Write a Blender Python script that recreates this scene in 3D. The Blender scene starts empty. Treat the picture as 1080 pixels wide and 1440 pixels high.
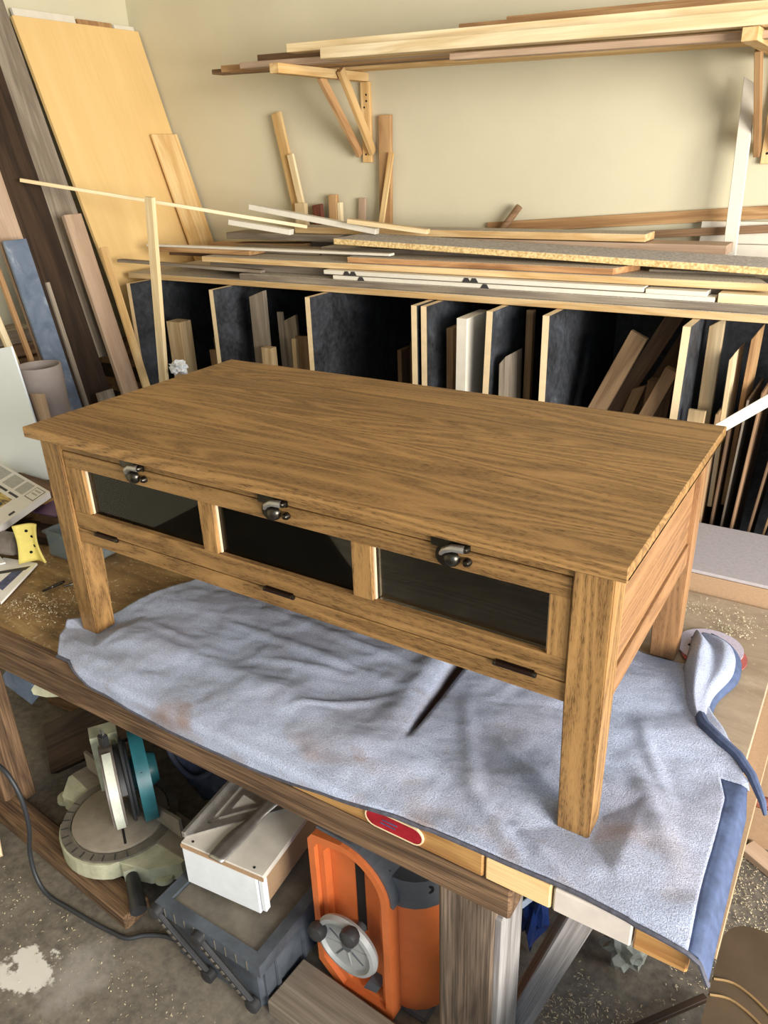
import bpy, bmesh, math, random
from mathutils import Vector, Matrix, noise
random.seed(7)
sc = bpy.context.scene
col = sc.collection
BZ = 0.72            # bench top above the floor; everything below is written with the bench top at z = 0
FL = -BZ             # floor level in that frame

# ------------------------------------------------------------------ camera, world, lights, exposure
def camera():
    loc = Vector((1.4247, -0.8644, 0.9648)); yaw, pitch, roll, f = -0.5768, -0.4320, -0.0354, 1091.57
    cy, sy, cp, sp = math.cos(yaw), math.sin(yaw), math.cos(pitch), math.sin(pitch)
    fwd = Vector((sy*cp, cy*cp, sp)); right = Vector((cy, -sy, 0)); up = right.cross(fwd)
    cr, sr = math.cos(roll), math.sin(roll)
    r2 = right*cr + up*sr; u2 = up*cr - right*sr
    cd = bpy.data.cameras.new('camera'); cd.sensor_fit = 'VERTICAL'; cd.sensor_height = 36.0
    cd.lens = f*36.0/1440.0; cd.clip_start = 0.02
    co = bpy.data.objects.new('camera', cd); col.objects.link(co)
    m = Matrix((r2, u2, -fwd)).transposed().to_4x4(); m.translation = loc
    co.matrix_basis = m; sc.camera = co
camera()
w = bpy.data.worlds.new('sky'); sc.world = w; w.use_nodes = True
bg = w.node_tree.nodes['Background']; bg.inputs[0].default_value = (0.66, 0.81, 1.0, 1); bg.inputs[1].default_value = 1.0
def area(name, loc, target, sx, sy, power, color):
    ld = bpy.data.lights.new(name, 'AREA'); ld.shape = 'RECTANGLE'; ld.size = sx; ld.size_y = sy
    ld.energy = power; ld.color = color
    lo = bpy.data.objects.new(name, ld); col.objects.link(lo)
    d = Vector(target) - Vector(loc)
    m = d.to_track_quat('-Z', 'Y').to_matrix().to_4x4(); m.translation = loc; lo.matrix_basis = m
area('daylight_open_door', (4.4, -1.05, 0.95), (0.6, 0.9, 0.40), 2.2, 1.5, 240, (1.0, 0.93, 0.82))
vs = sc.view_settings; vs.view_transform = 'Standard'; vs.look = 'None'; vs.gamma = 1.0
vs.use_curve_mapping = False; vs.exposure = 0.68

# ------------------------------------------------------------------ materials
def lin(c):
    def g(v):
        v /= 255.0
        return v/12.92 if v <= .04045 else ((v+.055)/1.055)**2.4
    return (g(c[0]), g(c[1]), g(c[2]), 1)
class NT:
    def __init__(s, name):
        s.m = bpy.data.materials.new(name); s.m.use_nodes = True; s.t = s.m.node_tree
        s.b = s.t.nodes['Principled BSDF']; s.out = s.t.nodes['Material Output']
    def n(s, t, **k):
        o = s.t.nodes.new(t)
        for a, b in k.items():
            if isinstance(b, tuple) and a.startswith('i_'): pass
            setattr(o, a, b)
        return o
    def l(s, a, b): s.t.links.new(a, b)
    def math(s, op, a, b=None):
        o = s.n('ShaderNodeMath', operation=op)
        for i, v in enumerate((a, b)):
            if v is None: continue
            if hasattr(v, 'links'): s.l(v, o.inputs[i])
            else: o.inputs[i].default_value = v
        return o.outputs[0]
    def coords(s, scale=(1, 1, 1), rand=True, kind='Object'):
        tc = s.n('ShaderNodeTexCoord'); mp = s.n('ShaderNodeMapping'); mp.inputs['Scale'].default_value = scale
        v = tc.outputs[kind]
        if rand:
            oi = s.n('ShaderNodeObjectInfo'); ad = s.n('ShaderNodeVectorMath', operation='ADD')
            sc_ = s.n('ShaderNodeVectorMath', operation='SCALE'); cb = s.n('ShaderNodeCombineXYZ')
            for i in range(3): s.l(oi.outputs['Random'], cb.inputs[i])
            s.l(cb.outputs[0], sc_.inputs[0]); sc_.inputs['Scale'].default_value = 17.0
            s.l(v, ad.inputs[0]); s.l(sc_.outputs[0], ad.inputs[1]); v = ad.outputs[0]
        s.l(v, mp.inputs[0]); return mp.outputs[0]
    def noise(s, vec, scale, detail=4, rough=.55, dist=0):
        o = s.n('ShaderNodeTexNoise'); s.l(vec, o.inputs['Vector'])
        o.inputs['Scale'].default_value = scale; o.inputs['Detail'].default_value = detail
        o.inputs['Roughness'].default_value = rough; o.inputs['Distortion'].default_value = dist
        return o.outputs[0]
    def ramp(s, fac, stops):
        o = s.n('ShaderNodeValToRGB'); e = o.color_ramp.elements
        while len(e) < len(stops): e.new(.5)
        for i, (p, c) in enumerate(stops):
            e[i].position = p; e[i].color = c if len(c) == 4 else (*c, 1)
        s.l(fac, o.inputs[0]); return o.outputs[0]
    def mix(s, fac, a, b, mode='MIX'):
        o = s.n('ShaderNodeMix', data_type='RGBA', blend_type=mode)
        for i, v in ((0, fac), (6, a), (7, b)):
            if hasattr(v, 'links'): s.l(v, o.inputs[i])
            else: o.inputs[i].default_value = v
        return o.outputs[2]
    def bump(s, h, strength=.2, dist=.002):
        o = s.n('ShaderNodeBump'); o.inputs['Strength'].default_value = strength; o.inputs['Distance'].default_value = dist
        s.l(h, o.inputs['Height']); s.l(o.outputs[0], s.b.inputs['Normal'])
    def done(s, c, rough=.6, metal=0, spec=None):
        if hasattr(c, 'links'): s.l(c, s.b.inputs['Base Color'])
        else: s.b.inputs['Base Color'].default_value = c
        s.b.inputs['Roughness'].default_value = rough; s.b.inputs['Metallic'].default_value = metal
        if spec is not None: s.b.inputs['Specular IOR Level'].default_value = spec
        return s.m
def g1(v): return (v, v, v, 1)
def wood(name, light, dark, figure=3.0, rough=.62, dust=0, pores=.35, var=.25, spec=.3):
    t = NT(name); li, dk = lin(light), lin(dark)
    v = t.coords((1.0, 9, 9)); base = t.noise(v, 1.6, 3, .5, .6)
    rings = t.math('PINGPONG', t.math('MULTIPLY', base, figure*2), .5)
    rings = t.math('MULTIPLY', rings, 2)
    v2 = t.coords((2.2, 95, 95)); por = t.noise(v2, 3.0, 2, .6)
    f = t.math('ADD', t.math('MULTIPLY', rings, .55), t.math('MULTIPLY', base, .6))
    c = t.ramp(f, [(.25, dk), (.85, li)])
    pr_ = t.ramp(por, [(.38, g1(1-pores)), (.6, g1(1))])
    c = t.mix(1.0, c, pr_, 'MULTIPLY')
    oi = t.n('ShaderNodeObjectInfo'); hv = t.n('ShaderNodeHueSaturation')
    vv = t.math('ADD', t.math('MULTIPLY', oi.outputs['Random'], var), 1-var/2)
    t.l(vv, hv.inputs['Value']); t.l(c, hv.inputs['Color']); c = hv.outputs[0]
    if dust:
        ge = t.n('ShaderNodeNewGeometry'); sx = t.n('ShaderNodeSeparateXYZ'); t.l(ge.outputs['Normal'], sx.inputs[0])
        up = t.ramp(sx.outputs[2], [(.55, g1(0)), (.85, g1(dust))])
        dn = t.noise(t.coords((1, 1, 1)), 220, 3, .7)
        dc = t.ramp(dn, [(.35, lin((146, 140, 132))), (.65, lin((212, 206, 192)))])
        c = t.mix(up, c, dc)
    t.bump(por, .15, .001)
    return t.done(c, rough, 0, spec)
M = {}
def oak(name, light, dark, pore, var=.18):
    t = NT(name); li, dk = lin(light), lin(dark)
    broad = t.noise(t.coords((.55, 5.5, 5.5)), 1.5, 2, .5, .35)
    rings = t.math('MULTIPLY', t.math('PINGPONG', t.math('MULTIPLY', broad, 17), .5), 2)
    streak = t.noise(t.coords((1.6, 42, 42)), 2.2, 4, .65)
    f = t.math('ADD', t.math('ADD', t.math('MULTIPLY', rings, .34), t.math('MULTIPLY', streak, .40)), t.math('MULTIPLY', broad, .55))
    c = t.ramp(f, [(.30, dk), (.86, li)])
    p = t.noise(t.coords((26, 260, 260)), 2.6, 2, .6)
    gate = t.math('MULTIPLY', t.ramp(p, [(.50, g1(0)), (.62, g1(1))]), t.ramp(rings, [(.2, g1(1)), (.9, g1(.25))]))
    c = t.mix(t.math('MULTIPLY', gate, pore), c, (dk[0]*.45, dk[1]*.42, dk[2]*.40, 1))
    oi = t.n('ShaderNodeObjectInfo'); hv = t.n('ShaderNodeHueSaturation')
    t.l(t.math('ADD', t.math('MULTIPLY', oi.outputs['Random'], var), 1-var/2), hv.inputs['Value']); t.l(c, hv.inputs['Color'])
    t.bump(p, .12, .001); return t.done(hv.outputs[0], .48, 0, .32)
M['oak'] = oak('oak_stained', (162, 124, 76), (108, 79, 46), .8, .24)
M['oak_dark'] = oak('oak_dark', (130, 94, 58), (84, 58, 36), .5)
M['oak_side'] = oak('oak_end_panel', (158, 118, 80), (120, 86, 57), .45, .08)
M['pine'] = wood('pine', (232, 200, 146), (206, 164, 104), 2.0, .7, 0, .12)
M['pine_pale'] = wood('pine_pale', (240, 222, 184), (218, 192, 146), 2.0, .7, 0, .1)
M['pine_dust'] = wood('pine_dusty', (226, 196, 148), (196, 158, 104), 2.0, .75, .95, .15)
M['tan'] = wood('tan_wood', (198, 160, 114), (160, 120, 80), 2.0, .7, 0, .15)
M['tan_shaded'] = wood('shaded_tan_wood', (158, 130, 98), (122, 96, 70), 2.0, .75, 0, .2)  # this and the next two woods are darkened for shade in the rack slots
M['pine_shaded'] = wood('shaded_pine', (198, 176, 140), (168, 142, 104), 2.0, .75, 0, .15)
M['brown_shaded'] = wood('shaded_brown_wood', (112, 88, 66), (78, 58, 44), 2.0, .75, 0, .2)
M['tan_dust'] = wood('tan_wood_dusty', (196, 150, 104), (150, 106, 68), 2.6, .75, .9, .2)
M['brown'] = wood('brown_wood', (142, 112, 84), (100, 74, 54), 2.2, .7, 0, .2)
M['dark_wood'] = wood('dark_brown_panel', (70, 52, 38), (42, 31, 23), 2.0, .6, 0, .3, .15)
M['grey_wood'] = wood('grey_weathered_wood', (158, 146, 130), (124, 112, 98), 2.0, .8, 0, .2)
M['grey_dust'] = wood('grey_wood_dusty', (150, 138, 122), (116, 104, 92), 2.0, .8, .9, .2)
M['pink_wood'] = wood('pinkish_wood', (192, 166, 142), (166, 138, 114), 1.5, .65, 0, .12)
M['rough_beam'] = wood('rough_sawn_beam', (132, 104, 78), (84, 64, 48), 2.6, .85, 0, .5)
M['grey_post'] = wood('old_grey_brown_post', (132, 114, 98), (90, 76, 64), 2.0, .9, 0, .55, .1)
M['silver_post'] = wood('silvered_wood', (156, 152, 150), (118, 114, 112), 1.5, .85, 0, .3, .1)
M['red_wood'] = wood('reddish_wood', (140, 84, 66), (104, 56, 46), 2.5, .6)
M['ply_yellow'] = wood('yellow_plywood', (234, 200, 140), (226, 190, 128), .8, .55, 0, .04, .04)
M['nosing'] = wood('varnished_nosing', (196, 150, 92), (156, 108, 62), 2.0, .45, 0, .2)
def plain(name, c, rough=.5, metal=0, nz=.12, scale=30, bump=0, spec=None):
    t = NT(name); li = lin(c); n_ = t.noise(t.coords(), scale, 4, .6)
    cc = t.ramp(n_, [(.3, (li[0]*(1-nz), li[1]*(1-nz), li[2]*(1-nz), 1)), (.7, (min(1, li[0]*(1+nz)), min(1, li[1]*(1+nz)), min(1, li[2]*(1+nz)), 1))])
    if bump: t.bump(n_, bump, .002)
    return t.done(cc, rough, metal, spec)
M['white_paint'] = plain('white_paint', (222, 216, 202), .5, 0, .05)
M['white_blue'] = plain('white_foam_board', (238, 247, 254), .4, 0, .01)
M['white_lam'] = plain('white_melamine', (226, 230, 234), .35, 0, .05)
M['dusty_white'] = plain('dusty_white_melamine', (206, 200, 190), .5, 0, .12, 12)
M['mdf'] = plain('mdf', (166, 136, 106), .8, 0, .1, 200)
M['mdf_grey'] = plain('dusty_grey_board', (172, 164, 166), .8, 0, .1, 120)
M['cream_edge'] = plain('cream_edge', (228, 204, 164), .6, 0, .08)
M['bead'] = plain('cream_bead', (204, 182, 150), .6, 0, .06)
M['bronze'] = plain('dark_bronze', (74, 70, 64), .3, .95, .3, 60)
M['hinge'] = plain('dark_hinge', (48, 34, 30), .35, .8)
M['steel'] = plain('scuffed_steel', (186, 184, 180), .38, .85, .2, 40)
M['alu'] = plain('cast_aluminium_dusty', (142, 132, 118), .65, .2, .15, 30)
M['cast_pale'] = plain('pale_green_casting', (178, 178, 152), .6, 0, .2, 25)
M['teal'] = plain('teal_plastic', (38, 98, 108), .4, 0, .2, 20)
M['guard'] = plain('translucent_guard', (206, 210, 196), .35, 0, .2, 16)
M['black_pl'] = plain('black_plastic', (46, 46, 48), .5, 0, .3, 25)
M['crate_pl'] = plain('dusty_black_crate', (74, 80, 88), .55, 0, .45, 14)
M['crate_lid'] = plain('dusty_crate_lid', (100, 94, 84), .65, 0, .35, 16)
M['rubber'] = plain('black_rubber_cable', (44, 46, 50), .5)
M['orange'] = plain('orange_plastic', (208, 112, 60), .42, 0, .08, 18)
M['slate_pl'] = plain('slate_grey_plastic', (84, 88, 94), .5, 0, .15, 20)
M['grey_pl'] = plain('light_grey_plastic', (156, 158, 158), .45, 0, .1, 20)
M['hole'] = plain('dark_opening', (14, 13, 12), .9, 0, .1)
M['bag'] = plain('dark_navy_cloth', (58, 62, 78), .9, 0, .4, 18, .4)
M['yellow'] = plain('yellow_foam', (240, 222, 124), .75, 0, .06, 60)
M['clear_pl'] = None
M['grey_vinyl'] = plain('grey_plastic_wrap', (112, 104, 98), .3, 0, .35, 22)
M['grey_tube'] = plain('grey_cardboard_tube', (158, 146, 140), .55, 0, .1, 14)
M['purple'] = plain('purple_paper', (102, 74, 108), .6)
M['paper'] = plain('white_paper', (232, 230, 226), .6, 0, .04)
M['ink'] = plain('black_ink', (52, 50, 52), .6)
M['ink_blue'] = plain('blue_ink', (70, 78, 112), .6, 0, .5, 90)
M['ink_grey'] = plain('grey_print', (176, 176, 170), .6, 0, .2, 160)
M['red_disc'] = plain('red_sanding_backing', (172, 92, 84), .7)
M['lilac_disc'] = plain('lilac_sanding_disc', (186, 176, 190), .8, 0, .15, 200)
M['bind'] = plain('dark_blue_binding', (66, 80, 112), .7, 0, .25, 60, .3)
M['hem'] = plain('dark_grey_hem', (76, 76, 86), .9, 0, .3, 90)
M['whitened'] = plain('whitened_pine', (204, 194, 184), .6, 0, .08)
M['blue_bag'] = plain('blue_plastic', (36, 64, 130), .35)
M['clear_bag'] = plain('wrinkled_grey_plastic', (150, 154, 146), .3, 0, .3, 30)
M['bin'] = plain('brown_bin', (78, 62, 44), .5, 0, .2, 10)
M['bin_tan'] = plain('tan_strap', (136, 108, 68), .6)
M['chalk'] = None
def make_special():
    t = NT('black_panel_scuffed'); v = t.coords((1, 1, 1)); a = t.noise(v, 5, 5, .65, 1.2); b = t.noise(v, 60, 3, .7)
    c = t.ramp(a, [(.4, lin((30, 32, 37))), (.62, lin((62, 66, 74))), (.8, lin((112, 118, 126)))])
    c = t.mix(.25, c, t.ramp(b, [(.4, g1(.01)), (.7, g1(.12))])); M['chalk'] = t.done(c, .55)
    t = NT('blue_grey_painted_board'); a = t.noise(t.coords((1, 1, 1)), 14, 5, .6, .8)
    c = t.ramp(a, [(.35, lin((78, 92, 112))), (.6, lin((104, 116, 134))), (.78, lin((164, 172, 178)))]); M['blue_board'] = t.done(c, .5)
    # glass
    t = NT('cabinet_glass'); tr = t.n('ShaderNodeBsdfTransparent'); gl = t.n('ShaderNodeBsdfGlossy'); fr = t.n('ShaderNodeFresnel')
    tr.inputs[0].default_value = (.93, .95, .94, 1); gl.inputs['Roughness'].default_value = .02; fr.inputs[0].default_value = 1.42
    mx = t.n('ShaderNodeMixShader'); t.l(fr.outputs[0], mx.inputs[0]); t.l(tr.outputs[0], mx.inputs[1]); t.l(gl.outputs[0], mx.inputs[2])
    t.l(mx.outputs[0], t.out.inputs[0]); M['glass'] = t.m
    t = NT('clear_plastic'); tr = t.n('ShaderNodeBsdfTransparent'); tr.inputs[0].default_value = (.78, .82, .82, 1)
    mx = t.n('ShaderNodeMixShader'); mx.inputs[0].default_value = .22; t.done(lin((170, 180, 184)), .2)
    t.l(tr.outputs[0], mx.inputs[1]); t.l(t.b.outputs[0], mx.inputs[2]); t.l(mx.outputs[0], t.out.inputs[0]); M['clear_pl'] = t.m
    # wall stucco
    t = NT('beige_stucco'); v = t.coords((1, 1, 1), False); a = t.noise(v, 2.2, 3, .5); b = t.noise(v, 95, 3, .6); s_ = t.noise(v, 9, 6, .8)
    c = t.ramp(a, [(.3, lin((202, 195, 169))), (.7, lin((212, 205, 178)))])
    c = t.mix(t.ramp(s_, [(.74, g1(0)), (.8, g1(.5))]), c, lin((150, 132, 104)))
    t.bump(b, .18, .003); M['wall'] = t.done(c, .9)
    t = NT('ceiling_stipple'); b = t.noise(t.coords((1, 1, 1), False), 140, 3, .6); t.bump(b, .6, .006); M['ceil'] = t.done(lin((206, 198, 180)), .95)
    # concrete
    t = NT('stained_concrete'); v = t.coords((1, 1, 1), False); a = t.noise(v, 3.2, 6, .65, .6); b = t.noise(v, 40, 5, .7); d = t.noise(v, 260, 3, .7)
    c = t.ramp(a, [(.3, lin((72, 68, 62))), (.5, lin((104, 98, 90))), (.72, lin((136, 128, 116)))])
    c = t.mix(.35, c, t.ramp(b, [(.35, lin((60, 54, 48))), (.7, lin((160, 148, 130)))]))
    c = t.mix(t.ramp(d, [(.66, g1(0)), (.72, g1(.35))]), c, lin((196, 182, 156)))
    sp = t.n('ShaderNodeVectorMath', operation='DISTANCE'); tc = t.n('ShaderNodeTexCoord')
    t.l(tc.outputs['Object'], sp.inputs[0]); sp.inputs[1].default_value = (0.055, -.335, .1)
    e = t.math('ADD', sp.outputs['Value'], t.math('MULTIPLY', t.math('SUBTRACT', t.noise(v, 14, 5, .7), .5), .28))
    c = t.mix(t.ramp(e, [(.045, g1(.95)), (.06, g1(0))]), c, lin((216, 212, 204)))
    sp2 = t.n('ShaderNodeVectorMath', operation='DISTANCE'); t.l(tc.outputs['Object'], sp2.inputs[0]); sp2.inputs[1].default_value = (0.15, -.27, .1)
    e2 = t.math('ADD', sp2.outputs['Value'], t.math('MULTIPLY', t.math('SUBTRACT', t.noise(v, 9, 5, .7), .5), .3))
    c = t.mix(t.ramp(e2, [(.02, g1(.55)), (.1, g1(0))]), c, lin((170, 164, 158)))
    t.bump(b, .15, .004); M['floor'] = t.done(c, .8)
    # workbench top
    t = NT('stained_bench_top'); v = t.coords((1.2, 4, 4), False); a = t.noise(v, 3, 6, .7, .5); b = t.noise(t.coords((1, 1, 1), False), 90, 4, .7); k = t.noise(t.coords((1, 1, 1), False), 5, 4, .6)
    c = t.ramp(a, [(.3, lin((84, 62, 38))), (.5, lin((138, 108, 66))), (.72, lin((176, 148, 100)))])
    c = t.mix(t.ramp(b, [(.59, g1(0)), (.68, g1(.8))]), c, lin((206, 190, 154)))
    c = t.mix(t.ramp(k, [(.48, g1(0)), (.66, g1(.75))]), c, lin((58, 44, 32)))
    sx = t.n('ShaderNodeSeparateXYZ'); tc = t.n('ShaderNodeTexCoord'); t.l(tc.outputs['Object'], sx.inputs[0])
    gx = t.ramp(sx.outputs[0], [(.55, g1(0)), (.75, g1(.8))])
    gc = t.ramp(a, [(.3, lin((150, 132, 110))), (.7, lin((186, 170, 150)))])
    c = t.mix(gx, c, gc); t.bump(b, .15, .002); M['bench'] = t.done(c, .65)
    # particle board
    t = NT('particle_board_edge'); b = t.noise(t.coords((1, 1, 1)), 130, 3, .7)
    c = t.ramp(b, [(.35, lin((184, 148, 92))), (.6, lin((232, 206, 150)))])
    ge = t.n('ShaderNodeNewGeometry'); sx = t.n('ShaderNodeSeparateXYZ'); t.l(ge.outputs['Normal'], sx.inputs[0])
    c = t.mix(t.ramp(sx.outputs[2], [(.6, g1(0)), (.85, g1(1))]), c, t.ramp(b, [(.35, lin((150, 146, 142))), (.65, lin((208, 204, 198)))]))
    t.bump(b, .4, .004); M['chip'] = t.done(c, .85)
    # sawdust
    t = NT('wood_shavings'); oi = t.noise(t.coords((1, 1, 1), False), 60, 2, .6)
    M['dust'] = t.done(t.ramp(oi, [(.3, lin((158, 142, 112))), (.7, lin((218, 206, 176)))]), .9)
    # towel
    t = NT('blue_grey_towel'); v = t.coords((1, 1, 1), False); a = t.noise(v, 5, 5, .6, .4); b = t.noise(v, 420, 3, .75); k = t.noise(v, 11, 5, .7, .3)
    c = t.ramp(b, [(.3, lin((140, 150, 178))), (.7, lin((212, 222, 244)))])
    c = t.mix(t.ramp(a, [(.42, g1(0)), (.66, g1(.42))]), c, lin((134, 124, 128)))
    c = t.mix(t.ramp(k, [(.6, g1(0)), (.74, g1(.42))]), c, lin((142, 108, 76)))
    at = t.n('ShaderNodeAttribute', attribute_name='furrow_shade'); c = t.mix(at.outputs['Fac'], c, lin((74, 52, 40)))  # shade in the furrow, painted into the cloth colour as dark brown
    at2 = t.n('ShaderNodeAttribute', attribute_name='dirt'); c = t.mix(at2.outputs['Fac'], c, lin((150, 112, 72)))
    t.bump(b, .9, .004); M['towel'] = t.done(c, .95, 0, .1)
    # printed picture
    t = NT('yellow_print'); a = t.noise(t.coords((1, 6, 1)), 16, 4, .7)
    M['print'] = t.done(t.ramp(a, [(.42, lin((70, 58, 30))), (.5, lin((196, 168, 84))), (.7, lin((226, 206, 130)))]), .5)
    t = NT('red_badge'); a = t.noise(t.coords((1, 1, 1)), 60, 3, .6); M['badge'] = t.done(t.ramp(a, [(.3, lin((132, 16, 30))), (.7, lin((166, 28, 44)))]), .3)
make_special()

# ------------------------------------------------------------------ builders (world coordinates, bench top = 0)
WM = {}
def link(name, me, mat, mtx, parent=None):
    o = bpy.data.objects.new(name, me); col.objects.link(o); o.matrix_basis = mtx; WM[o] = mtx.copy()
    if me is not None and mat is not None and not me.materials:
        for m in (mat if isinstance(mat, (list, tuple)) else [mat]): me.materials.append(M[m] if isinstance(m, str) else m)
    if parent is not None: adopt(o, parent)
    return o
def adopt(o, parent):
    o.parent = parent; o.matrix_parent_inverse = WM[parent].inverted()
def tag(o, label, cat, group=None, kind=None):
    o['label'] = label; o['category'] = cat
    if group: o['group'] = group
    if kind: o['kind'] = kind
    return o
def thing(name, loc, label, cat, group=None):
    o = bpy.data.objects.new(name, None); col.objects.link(o); o.empty_display_size = .05
    m = Matrix.Translation(Vector(loc)); o.matrix_basis = m; WM[o] = m
    return tag(o, label, cat, group)
def struct(o): o['kind'] = 'structure'; return o
def frame(p0, p1, up):
    p0, p1 = Vector(p0), Vector(p1); x = (p1-p0).normalized(); u = Vector(up)
    if abs(x.dot(u.normalized())) > .98: u = Vector((0, 1, 0)) if abs(x.y) < .9 else Vector((1, 0, 0))
    y = u.cross(x).normalized(); z = x.cross(y)
    m = Matrix((x, y, z)).transposed().to_4x4(); m.translation = (p0+p1)/2
    return m, (p1-p0).length
def fin(bm, name):
    bmesh.ops.recalc_face_normals(bm, faces=bm.faces[:])
    me = bpy.data.meshes.new(name); bm.to_mesh(me); bm.free(); return me
def board(name, p0, p1, wd, th, mat, parent=None, up=(0, 0, 1), bev=.0012, cut=0.0, warp=0.0):
    """a board from p0 to p1 (centre line); wd across, th along `up`; cut slants one end, warp bows it"""
    m, L = frame(p0, p1, up); bm = bmesh.new()
    n = 1 if not warp else 8
    rings = []
    for i in range(n+1):
        x = -L/2 + L*i/n; z = warp*(1-(2*i/n-1)**2)
        r = []
        for (a, b) in ((-1, -1), (1, -1), (1, 1), (-1, 1)):
            xx = x + (cut*a if i == n else 0)
            r.append(bm.verts.new((xx, a*wd/2, b*th/2+z)))
        rings.append(r)
    for i in range(n):
        for k in range(4): bm.faces.new((rings[i][k], rings[i][(k+1) % 4], rings[i+1][(k+1) % 4], rings[i+1][k]))
    bm.faces.new(rings[0][::-1]); bm.faces.new(rings[-1])
    if bev and n == 1: bmesh.ops.bevel(bm, geom=bm.edges[:], offset=min(bev, th*.25, wd*.25), segments=1, affect='EDGES')
    return link(name, fin(bm, name), mat, m, parent)
class MB:
    def __init__(s): s.bm = bmesh.new()
    def box(s, lo, hi, bev=0, seg=2, m=None):
        r = bmesh.ops.create_cube(s.bm, size=1.0); vs_ = r['verts']; lo, hi = Vector(lo), Vector(hi)
        for v in vs_: v.co = Vector((lo[i]+(v.co[i]+.5)*(hi[i]-lo[i]) for i in range(3)))
        if m is not None:
            for v in vs_: v.co = m @ v.co
        if bev:
            es = list({e for v in vs_ for e in v.link_edges})
            bmesh.ops.bevel(s.bm, geom=es, offset=bev, segments=seg, affect='EDGES')
        return s
    def tube(s, pts, r, n=8, closed=False):
        pts = [Vector(p) for p in pts]; rr = r if isinstance(r, (list, tuple)) else [r]*len(pts); prev = None; rings = []
        for i, p in enumerate(pts):
            a = pts[max(0, i-1)]; b = pts[min(len(pts)-1, i+1)]; t = (b-a).normalized()
            ref = prev if prev is not None else (Vector((0, 0, 1)) if abs(t.z) < .9 else Vector((1, 0, 0)))
            u = (ref-t*ref.dot(t)).normalized(); prev = u; v = t.cross(u)
            rings.append([s.bm.verts.new(p+(u*math.cos(2*math.pi*k/n)+v*math.sin(2*math.pi*k/n))*rr[i]) for k in range(n)])
        for i in range(len(rings)-1):
            for k in range(n): s.bm.faces.new((rings[i][k], rings[i][(k+1) % n], rings[i+1][(k+1) % n], rings[i+1][k]))
        s.bm.faces.new(rings[0][::-1]); s.bm.faces.new(rings[-1]); return s
    def lathe(s, prof, base, axis, n=32):
        base = Vector(base); a = Vector(axis).normalized()
        u = a.orthogonal().normalized(); v = a.cross(u); rings = []
        for (r, h) in prof:
            if r < 1e-6: rings.append([s.bm.verts.new(base+a*h)])
            else: rings.append([s.bm.verts.new(base+a*h+(u*math.cos(2*math.pi*k/n)+v*math.sin(2*math.pi*k/n))*r) for k in range(n)])
        for i in range(len(rings)-1):
            A, B = rings[i], rings[i+1]
            for k in range(n):
                k2 = (k+1) % n
                if len(A) == 1 and len(B) == 1: continue
                if len(A) == 1: s.bm.faces.new((A[0], B[k2], B[k]))
                elif len(B) == 1: s.bm.faces.new((A[k], A[k2], B[0]))
                else: s.bm.faces.new((A[k], A[k2], B[k2], B[k]))
        if len(rings[0]) > 1: s.bm.faces.new(rings[0][::-1])
        if len(rings[-1]) > 1: s.bm.faces.new(rings[-1])
        return s
    def prism(s, pts, o, u, v, d):
        """polygon pts (a,b) at o+a*u+b*v, extruded by vector d"""
        o, u, v, d = Vector(o), Vector(u), Vector(v), Vector(d)
        A = [s.bm.verts.new(o+u*a+v*b) for a, b in pts]; B = [s.bm.verts.new(x.co+d) for x in A]; n = len(A)
        s.bm.faces.new(A[::-1]); s.bm.faces.new(B)
        for k in range(n): s.bm.faces.new((A[k], A[(k+1) % n], B[(k+1) % n], B[k]))
        return s
    def ringprism(s, outer, inner, o, u, v, d):
        o, u, v, d = Vector(o), Vector(u), Vector(v), Vector(d); n = len(outer)
        f = lambda pts, off: [s.bm.verts.new(o+u*a+v*b+off) for a, b in pts]
        A, B, C, D = f(outer, Vector()), f(inner, Vector()), f(outer, d), f(inner, d)
        for k in range(n):
            j = (k+1) % n
            s.bm.faces.new((A[k], A[j], B[j], B[k])); s.bm.faces.new((C[k], D[k], D[j], C[j]))
            s.bm.faces.new((A[k], C[k], C[j], A[j])); s.bm.faces.new((B[k], B[j], D[j], D[k]))
        return s
    def out(s, name, mat, parent=None, org=None, smooth=False, rot=None):
        s.bm.verts.ensure_lookup_table()
        if org is None:
            c = [v.co for v in s.bm.verts]
            org = (sum(v.x for v in c)/len(c), sum(v.y for v in c)/len(c), min(v.z for v in c))
        m = Matrix.Translation(Vector(org))
        if rot is not None: m = m @ rot.to_4x4()
        s.bm.transform(m.inverted())
        if smooth:
            for f in s.bm.faces: f.smooth = True
        me = fin(s.bm, name)
        if smooth:
            try: me.set_sharp_from_angle(angle=math.radians(40))
            except Exception: pass
        return link(name, me, mat, m, parent)
def arc(cx, cy, r, a0, a1, n):
    return [(cx+r*math.cos(math.radians(a0+(a1-a0)*i/n)), cy+r*math.sin(math.radians(a0+(a1-a0)*i/n))) for i in range(n+1)]
def smooth_path(P, n=6):
    out = []
    for i in range(len(P)-1):
        p0 = P[max(0, i-1)]; p1 = P[i]; p2 = P[i+1]; p3 = P[min(len(P)-1, i+2)]
        for k in range(n):
            t = k/n; out.append(.5*((2*p1)+(p2-p0)*t+(2*p0-5*p1+4*p2-p3)*t*t+(3*p1-p0-3*p2+p3)*t**3))
    out.append(P[-1]); return out
def T(o, label, cat='board', group=None): return tag(o, label, cat, group)

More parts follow.
